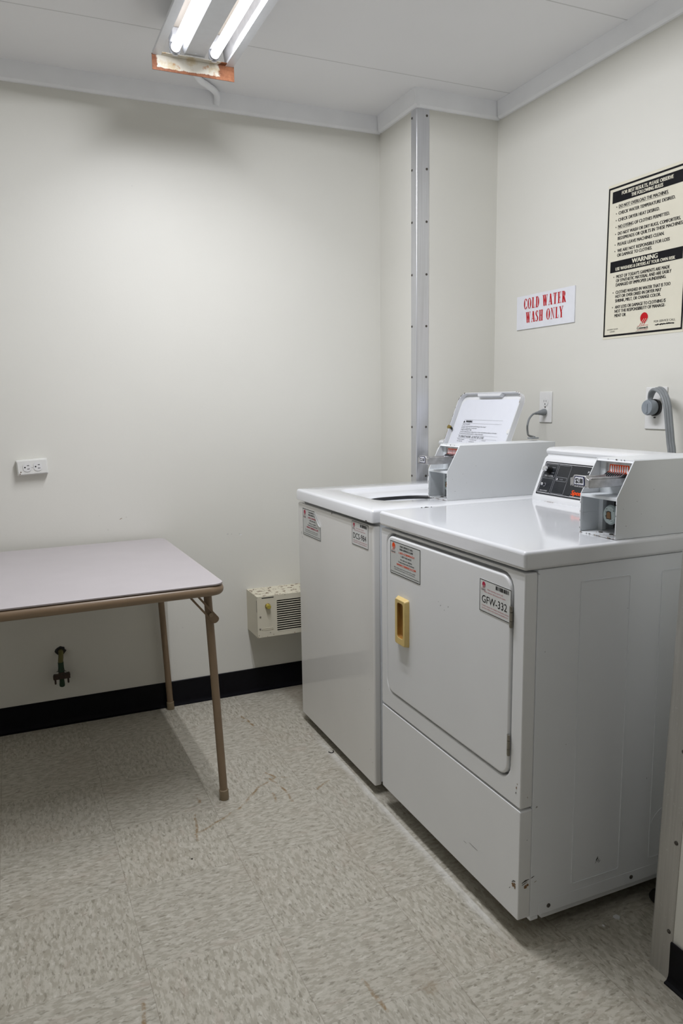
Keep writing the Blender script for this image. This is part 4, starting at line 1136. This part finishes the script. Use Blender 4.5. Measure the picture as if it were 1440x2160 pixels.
    for q in range(7): rect(m, g, -.009 + q*.0078, -.0045 + q*.0078, -.0030, -.0018, m_black, .0006)
    finish('price_tag', m, m_navy, s, smooth=False, weld=False, label='price tag reading $2.00')
    m = MB()
    for k in range(9):
        y = W_/2 + .0265 - k*.0066
        m.prism([(.0555, .1470), (.0545, .1470), (.0390, .1385), (.0390, .1410), (.0520, .1490), (.0555, .1490)][::-1], xz(y - .0013), 0, .0026, m_chrome)
        m.prism([(.0556, .1460), (.0544, .1460), (.0380, .1375), (.0380, .1372), (.0556, .1372)], xz(y - .0040), 0, .0016, m_slot)
    finish('coin_fingers', m, m_chrome, s, label='row of chrome coin fingers')
    return t
m_drum = flecked('speckled_lock_metal', (.40, .47, .46), (.05, .05, .04), .42, 130, .4)
cb = coin_box()
cw = copy_tree(cb); cw.location = (.7880, .2170, .9266); cw['label'] = 'white coin payment box standing on the washer in front of its open lid'

# ------------------------------------------------------------------ wall heater
def heater():
    x0, x1, yf, z0, z1 = .3790, .7450, 1.0200, .2870, .4612
    t = thing('wall_heater', 'cream wall heater with rust spots and black louvres beside the washer', 'heater', (x0, YB, z0))
    m = MB(); th = .002
    g0, g1, gz0, gz1 = .4640, .6900, .3035, .4385
    fr = xz(yf)
    m.prism(rr(x0, x1, z0, z1, .001, 2), fr, 0, th, m_heater, rr(g0, g1, gz0, gz1, .003, 2))
    m.box((x0, yf + th, z0), (x0 + th, YB, z1), m_heater); m.box((x1 - th, yf + th, z0), (x1, YB, z1), m_heater)
    m.box((x0 + th, yf + th, z0), (x1 - th, YB, z0 + th), m_heater)
    m.box((x0 + .0005, yf + .0005, z1 - th), (x1 - .0005, YB, z1 + .0004), m_heattop)
    m.box((.3990, yf - .0006, .4525), (.4510, yf + .0001, .4560), m_slot); m.box((x0 - .0004, yf + .006, .395), (x0 + .0002, yf + .009, .445), m_slot)
    m.prism(rr(.398, .448, .317, .3255, .003, 3), fr, -.0012, 0, m_heater, rr(.4000, .446, .319, .3235, .0018, 3))
    rnd = random.Random(3)
    for k, (u, v) in enumerate(((.3800, .4590), (.3815, .2900), (.384, .298), (.447, .295), (.433, .304), (.442, .3170), (.3975, .3195), (.54, .291), (.50, .4585), (.42, .2895))):
        m.blob((u, yf - .0014, v), (1, 0, 0), (0, 0, 1), .0022*rnd.uniform(.6, 1.3), .0018, m_rustc if k % 2 else m_scuff, k)
    finish('case', m, m_heater, t, smooth=False, weld=False)
    m = MB(); m.box((g0 - .004, yf + .012, gz0 - .004), (g1 + .004, yf + .014, gz1 + .004), m_dark)
    n = 14; pit = (gz1 - gz0)/n
    for k in range(n):
        z = gz0 + pit*k
        m.prism([(yf + .0002, z + .0008), (yf + .0002, z + .0028), (yf + .0060, z + .0040), (yf + .0060, z + .0030)], yz(g0 + .0005), 0, g1 - g0 - .001, m_heater)
    finish('grille', m, m_heater, t, smooth=False, weld=False, label='louvred grille')
    m = MB(); m.cyl((.4240, yf, .4190), (.4240, yf - .006, .4190), .0115, 20, m_brass); m.cyl((.4240, yf - .006, .4190), (.4240, yf - .020, .4190), .0100, 20, m_knob, .0088)
    finish('control_knob', m, m_knob, t, label='small yellow knob', bevel=.001)
    for u, v in ((.3915, .3755), (.3895, .3240)):
        m = MB(); m.tube([(u, yf, v), (u, yf - .0015, v), (u, yf - .0028, v)], [.004, .0036, .0016], 12); finish('screw', m, m_hinge, t)
heater()

# ------------------------------------------------------------------ capped gas pipe under the table
def pipe():
    x, y = -.384, 1.130
    t = thing('capped_pipe', 'dark corroded capped pipe with a bolted clamp on the wall under the table', 'pipe', (x, YB, .29))
    m = MB(); m.tube(catmull([(x + .004, YB - .001, .3000), (x + .004, YB - .022, .2990), (x + .002, y + .004, .2860), (x, y, .2680), (x, y, .2150)], 5), .0095, 14, m_oldpipe)
    finish('bent_pipe', m, m_oldpipe, t)
    m = MB(); rnd = random.Random(2)
    m.loops([[Vector((x + .004 + r*(.85 + .3*rnd.random())*cos(2*pi*k/16), yy, .300 + r*(.85 + .3*rnd.random())*sin(2*pi*k/16))) for k in range(16)] for r, yy in ((.0195, YB), (.016, YB - .004), (.010, YB - .0045))])
    finish('wall_hole_rim', m, m_slot, t)
    m = MB(); m.tube([(x, y, .268), (x, y, .245), (x, y, .2375), (x, y, .230)], [.0105, .0108, .0118, .013], 14); finish('sleeve', m, m_green, t)
    m = MB(); m.box((x - .031, y - .012, .2020), (x + .031, y + .012, .2130)); m.prism([(x - .031, .213), (x - .028, .2200), (x - .012, .2185), (x - .008, .2300), (x + .010, .2300), (x + .013, .2195), (x + .028, .2225), (x + .032, .218), (x + .031, .213)], xz(y - .012), 0, .024)
    finish('clamp', m, m_rustpipe, t, bevel=.002)
    for s in (-1, 1):
        m = MB(); m.cyl((x + s*.0235, y, .2020), (x + s*.0235, y, .1840), .0036, 10); m.ball((x + s*.0235, y, .184), .0036); finish('bolt', m, m_rustpipe, t)
    m = MB(); m.tube([(x, y, .214), (x, y, .190), (x, y, .178), (x, y, .171), (x, y, .168)], [.0090, .0092, .0105, .0095, .005], 16); finish('end_cap', m, m_green, t)
    for s, dz in ((-1, -.004), (1, -.007)):
        m = MB(); m.tube([(x + s*.006, y - .010, .2385), (x + s*.018, y - .011, .2385 + dz)], .0013, 6); finish('wire_end', m, m_screw, t)
pipe()

# ------------------------------------------------------------------ folding table (local frame, rotated a little)
def table():
    th = .025; a = .432; Z = .7200
    cw_ = Vector((.0565, .279, 0)); ce = cw_ + Matrix.Rotation(th, 3, 'Z') @ Vector((-a, a, 0))
    t = thing('folding_table', 'square folding table with mauve-grey top and taupe tube legs against the back wall', 'table', ce, rz=th)
    ORG[t.name] = Vector()
    inv = Matrix.Rotation(-th, 3, 'Z')
    def loc(x, y, z): return inv @ (Vector((x, y, z)) - ce)
    I = lambda u, v, n: Vector((u, v, n))
    m = MB(); m.prism(rr(-a, a, -a, a, .036, 8), I, Z - .0055, Z, m_lam)
    for f in m.bm.faces:
        if abs(f.normal.z) < .5 and f.calc_center_median().z < Z - .001: pass
    m.mi(m_lamedge)
    m.bm.normal_update()
    for f in m.bm.faces:
        if abs(f.normal.z) < .5: f.material_index = 1
        elif f.normal.z < -.5: f.material_index = m.mi(m_board)
    finish('table_top', m, m_lam, t, bevel=.001, label='mauve-grey laminate top')
    b = a - .006
    path = [Vector((u, v, Z - .0215)) for u, v in rr(-b, b, -b, b, .040, 8)]
    m = MB(); seg = 16; loops = []
    n = len(path)
    for i, p in enumerate(path):
        tg = (path[(i+1) % n] - path[i-1]).normalized(); nn = Vector((tg.y, -tg.x, 0))
        loops.append([p + nn*.0115*cos(2*pi*k/seg) + Vector((0, 0, .0150*sin(2*pi*k/seg))) for k in range(seg)])
    loops.append(loops[0]); m.loops(loops, None, False, False); finish('rim_tube', m, m_taupe, t, label='taupe steel rim')
    zt = Z - .030
    N0, N1 = loc(.0178, .352, zt), loc(.0440, .3400, .0); Fa, Fb = loc(-.002, 1.112, zt), loc(.0288, 1.1330, 0)
    legs = [(N0, N1), (Fa, Fb), (Vector((-N0.x, N0.y, N0.z)), Vector((-N1.x, N1.y, 0))), (Vector((-Fa.x, Fa.y, Fa.z)), Vector((-Fb.x, Fb.y, 0)))]
    for k, (p, q) in enumerate(legs):
        d = (q - p).normalized(); m = MB(); m.tube([p, q - d*.02], .0125, 18)
        leg = finish('leg', m, m_taupe, t)
        m = MB(); m.tube([q - d*.034, q - d*.032, q - d*.004, q], [.0132, .0148, .0150, .0138], 18); finish('foot_cap', m, m_taupelt, leg)
        # slotted folding brace on the side facing away from the table centre
        s = 1 if p.x > 0 else -1; yy = p.y + (-.0165 if p.y < 0 else .0165)
        sgn = -1 if p.y < 0 else 1
        piv = p + d*((zt - .613)/abs(d.z)); 
        dirv = Vector((s*.053, 0, -.0665)).normalized(); pr = Vector((dirv.z, 0, -dirv.x))
        L0, L1 = -.088, .024
        def P(l, w, h): return Vector((piv.x, yy, .613)) + dirv*l + pr*w + Vector((0, h, 0))
        o = []; i_ = []
        for kk in range(9):
            an = -pi/2 + pi*kk/8; o.append((L1 + .010*cos(an), .0125*sin(an))); i_.append((.002 + .005*cos(an), .0062*sin(an)))
        o += [(L0, .0125), (L0, -.0125)]; i_ += [(L0 + .004, .0062), (L0 + .004, -.0062)]
        m = MB(); m.prism(o, lambda u, v, n: P(u, v, n), -.0012, .0012, None, i_); finish('folding_brace', m, m_taupe, leg)
        m = MB(); m.cyl(P(.002, 0, 0), P(.002, 0, sgn*.005), .0062, 14); m.cyl(P(.002, 0, 0), P(.002, 0, -sgn*.010), .003, 8); finish('rivet', m, m_taupelt, leg)
table()

# ------------------------------------------------------------------ small things on the floor and wall marks
def flat(name, pts, mat, label, cat, h=.0012):
    m = MB(); m.prism(pts, lambda u, v, n: Vector((u, v, n)), 0.0, h)
    tag(finish(name, m, mat, smooth=False), label, cat)
def ragged(cx, cy, r, seed, n=12, sx=1.):
    rnd = random.Random(seed); return [(cx + sx*r*(.55 + .45*rnd.random())*cos(2*pi*k/n), cy + r*(.55 + .45*rnd.random())*sin(2*pi*k/n)) for k in range(n)]
flat('paper_scrap', ragged(.768, -.6085, .0100, 5), m_sticker, 'greyish paper scrap on the dark floor between dryer and metal corner guard', 'litter')
flat('paint_chip', ragged(.7172, -.6183, .0045, 6, 8, .6), m_white, 'tiny white chip on the floor near the dryer corner', 'litter')
flat('grit_speck', ragged(-.1218, .0646, .0040, 8, 8), m_scuff, 'small dark speck on the open floor right of the table shadow', 'litter')
m = MB(); m.tube(catmull([(.4700, .4950, .0016), (.4740, .4860, .0018), (.4810, .4830, .0020), (.4870, .4890, .0022), (.4880, .4960, .0030)], 4), .0016, 6)
tag(finish('rubber_twist', m, m_bakelite), 'small curled black rubber strip on the floor before the washer', 'litter')
m = MB(); m.tube([(.889, -.612, .0185), (.895, -.610, .0185), (1.30, -.640, .0185)], [.0165, .0185, .0185], 16)
tag(finish('drain_hose', m, m_bakelite), 'black hose end lying on the floor behind the metal corner guard', 'hose')

m = MB(); U, V = (1, 0, 0), (0, 0, 1); Y = YB - .0003
rnd = random.Random(11)
for k, (x, z, ru, rv, ro, mt) in enumerate(((-.123, .8055, .009, .0012, .45, m_rustc), (-.103, .8100, .0012, .001, 0, m_rustc), (-.205, .823, .0022, .0007, .1, m_pen), (.306, .7075, .005, .0012, 0, m_pen), (.322, .706, .003, .001, 0, m_pen), (.362, .7000, .0065, .0030, 0, m_white), (.357, .7040, .004, .0010, 0, m_pen), (-.175, .765, .001, .001, 0, m_scuff), (.10, .33, .0015, .002, 0, m_pen), (-.10, .60, .003, .0008, .2, m_pen), (-.015, 2.066, .0013, .0013, 0, m_pen))):
    m.blob((x, Y - .00005*k, z), U, V, ru, rv, mt, k, rot=ro)
pts = [(.060 + .016*k, .480 - .0022*k*k*.5) for k in range(7)]
for a, b in zip(pts, pts[1:]):
    fr = frame((0, Y, 0), (1, 0, 0), (0, 0, 1)); strip(m, fr, a, b, .0009, m_pen, .0002)
o = finish('wall_marks', m, m_pen, smooth=False, weld=False); o['kind'] = 'structure'
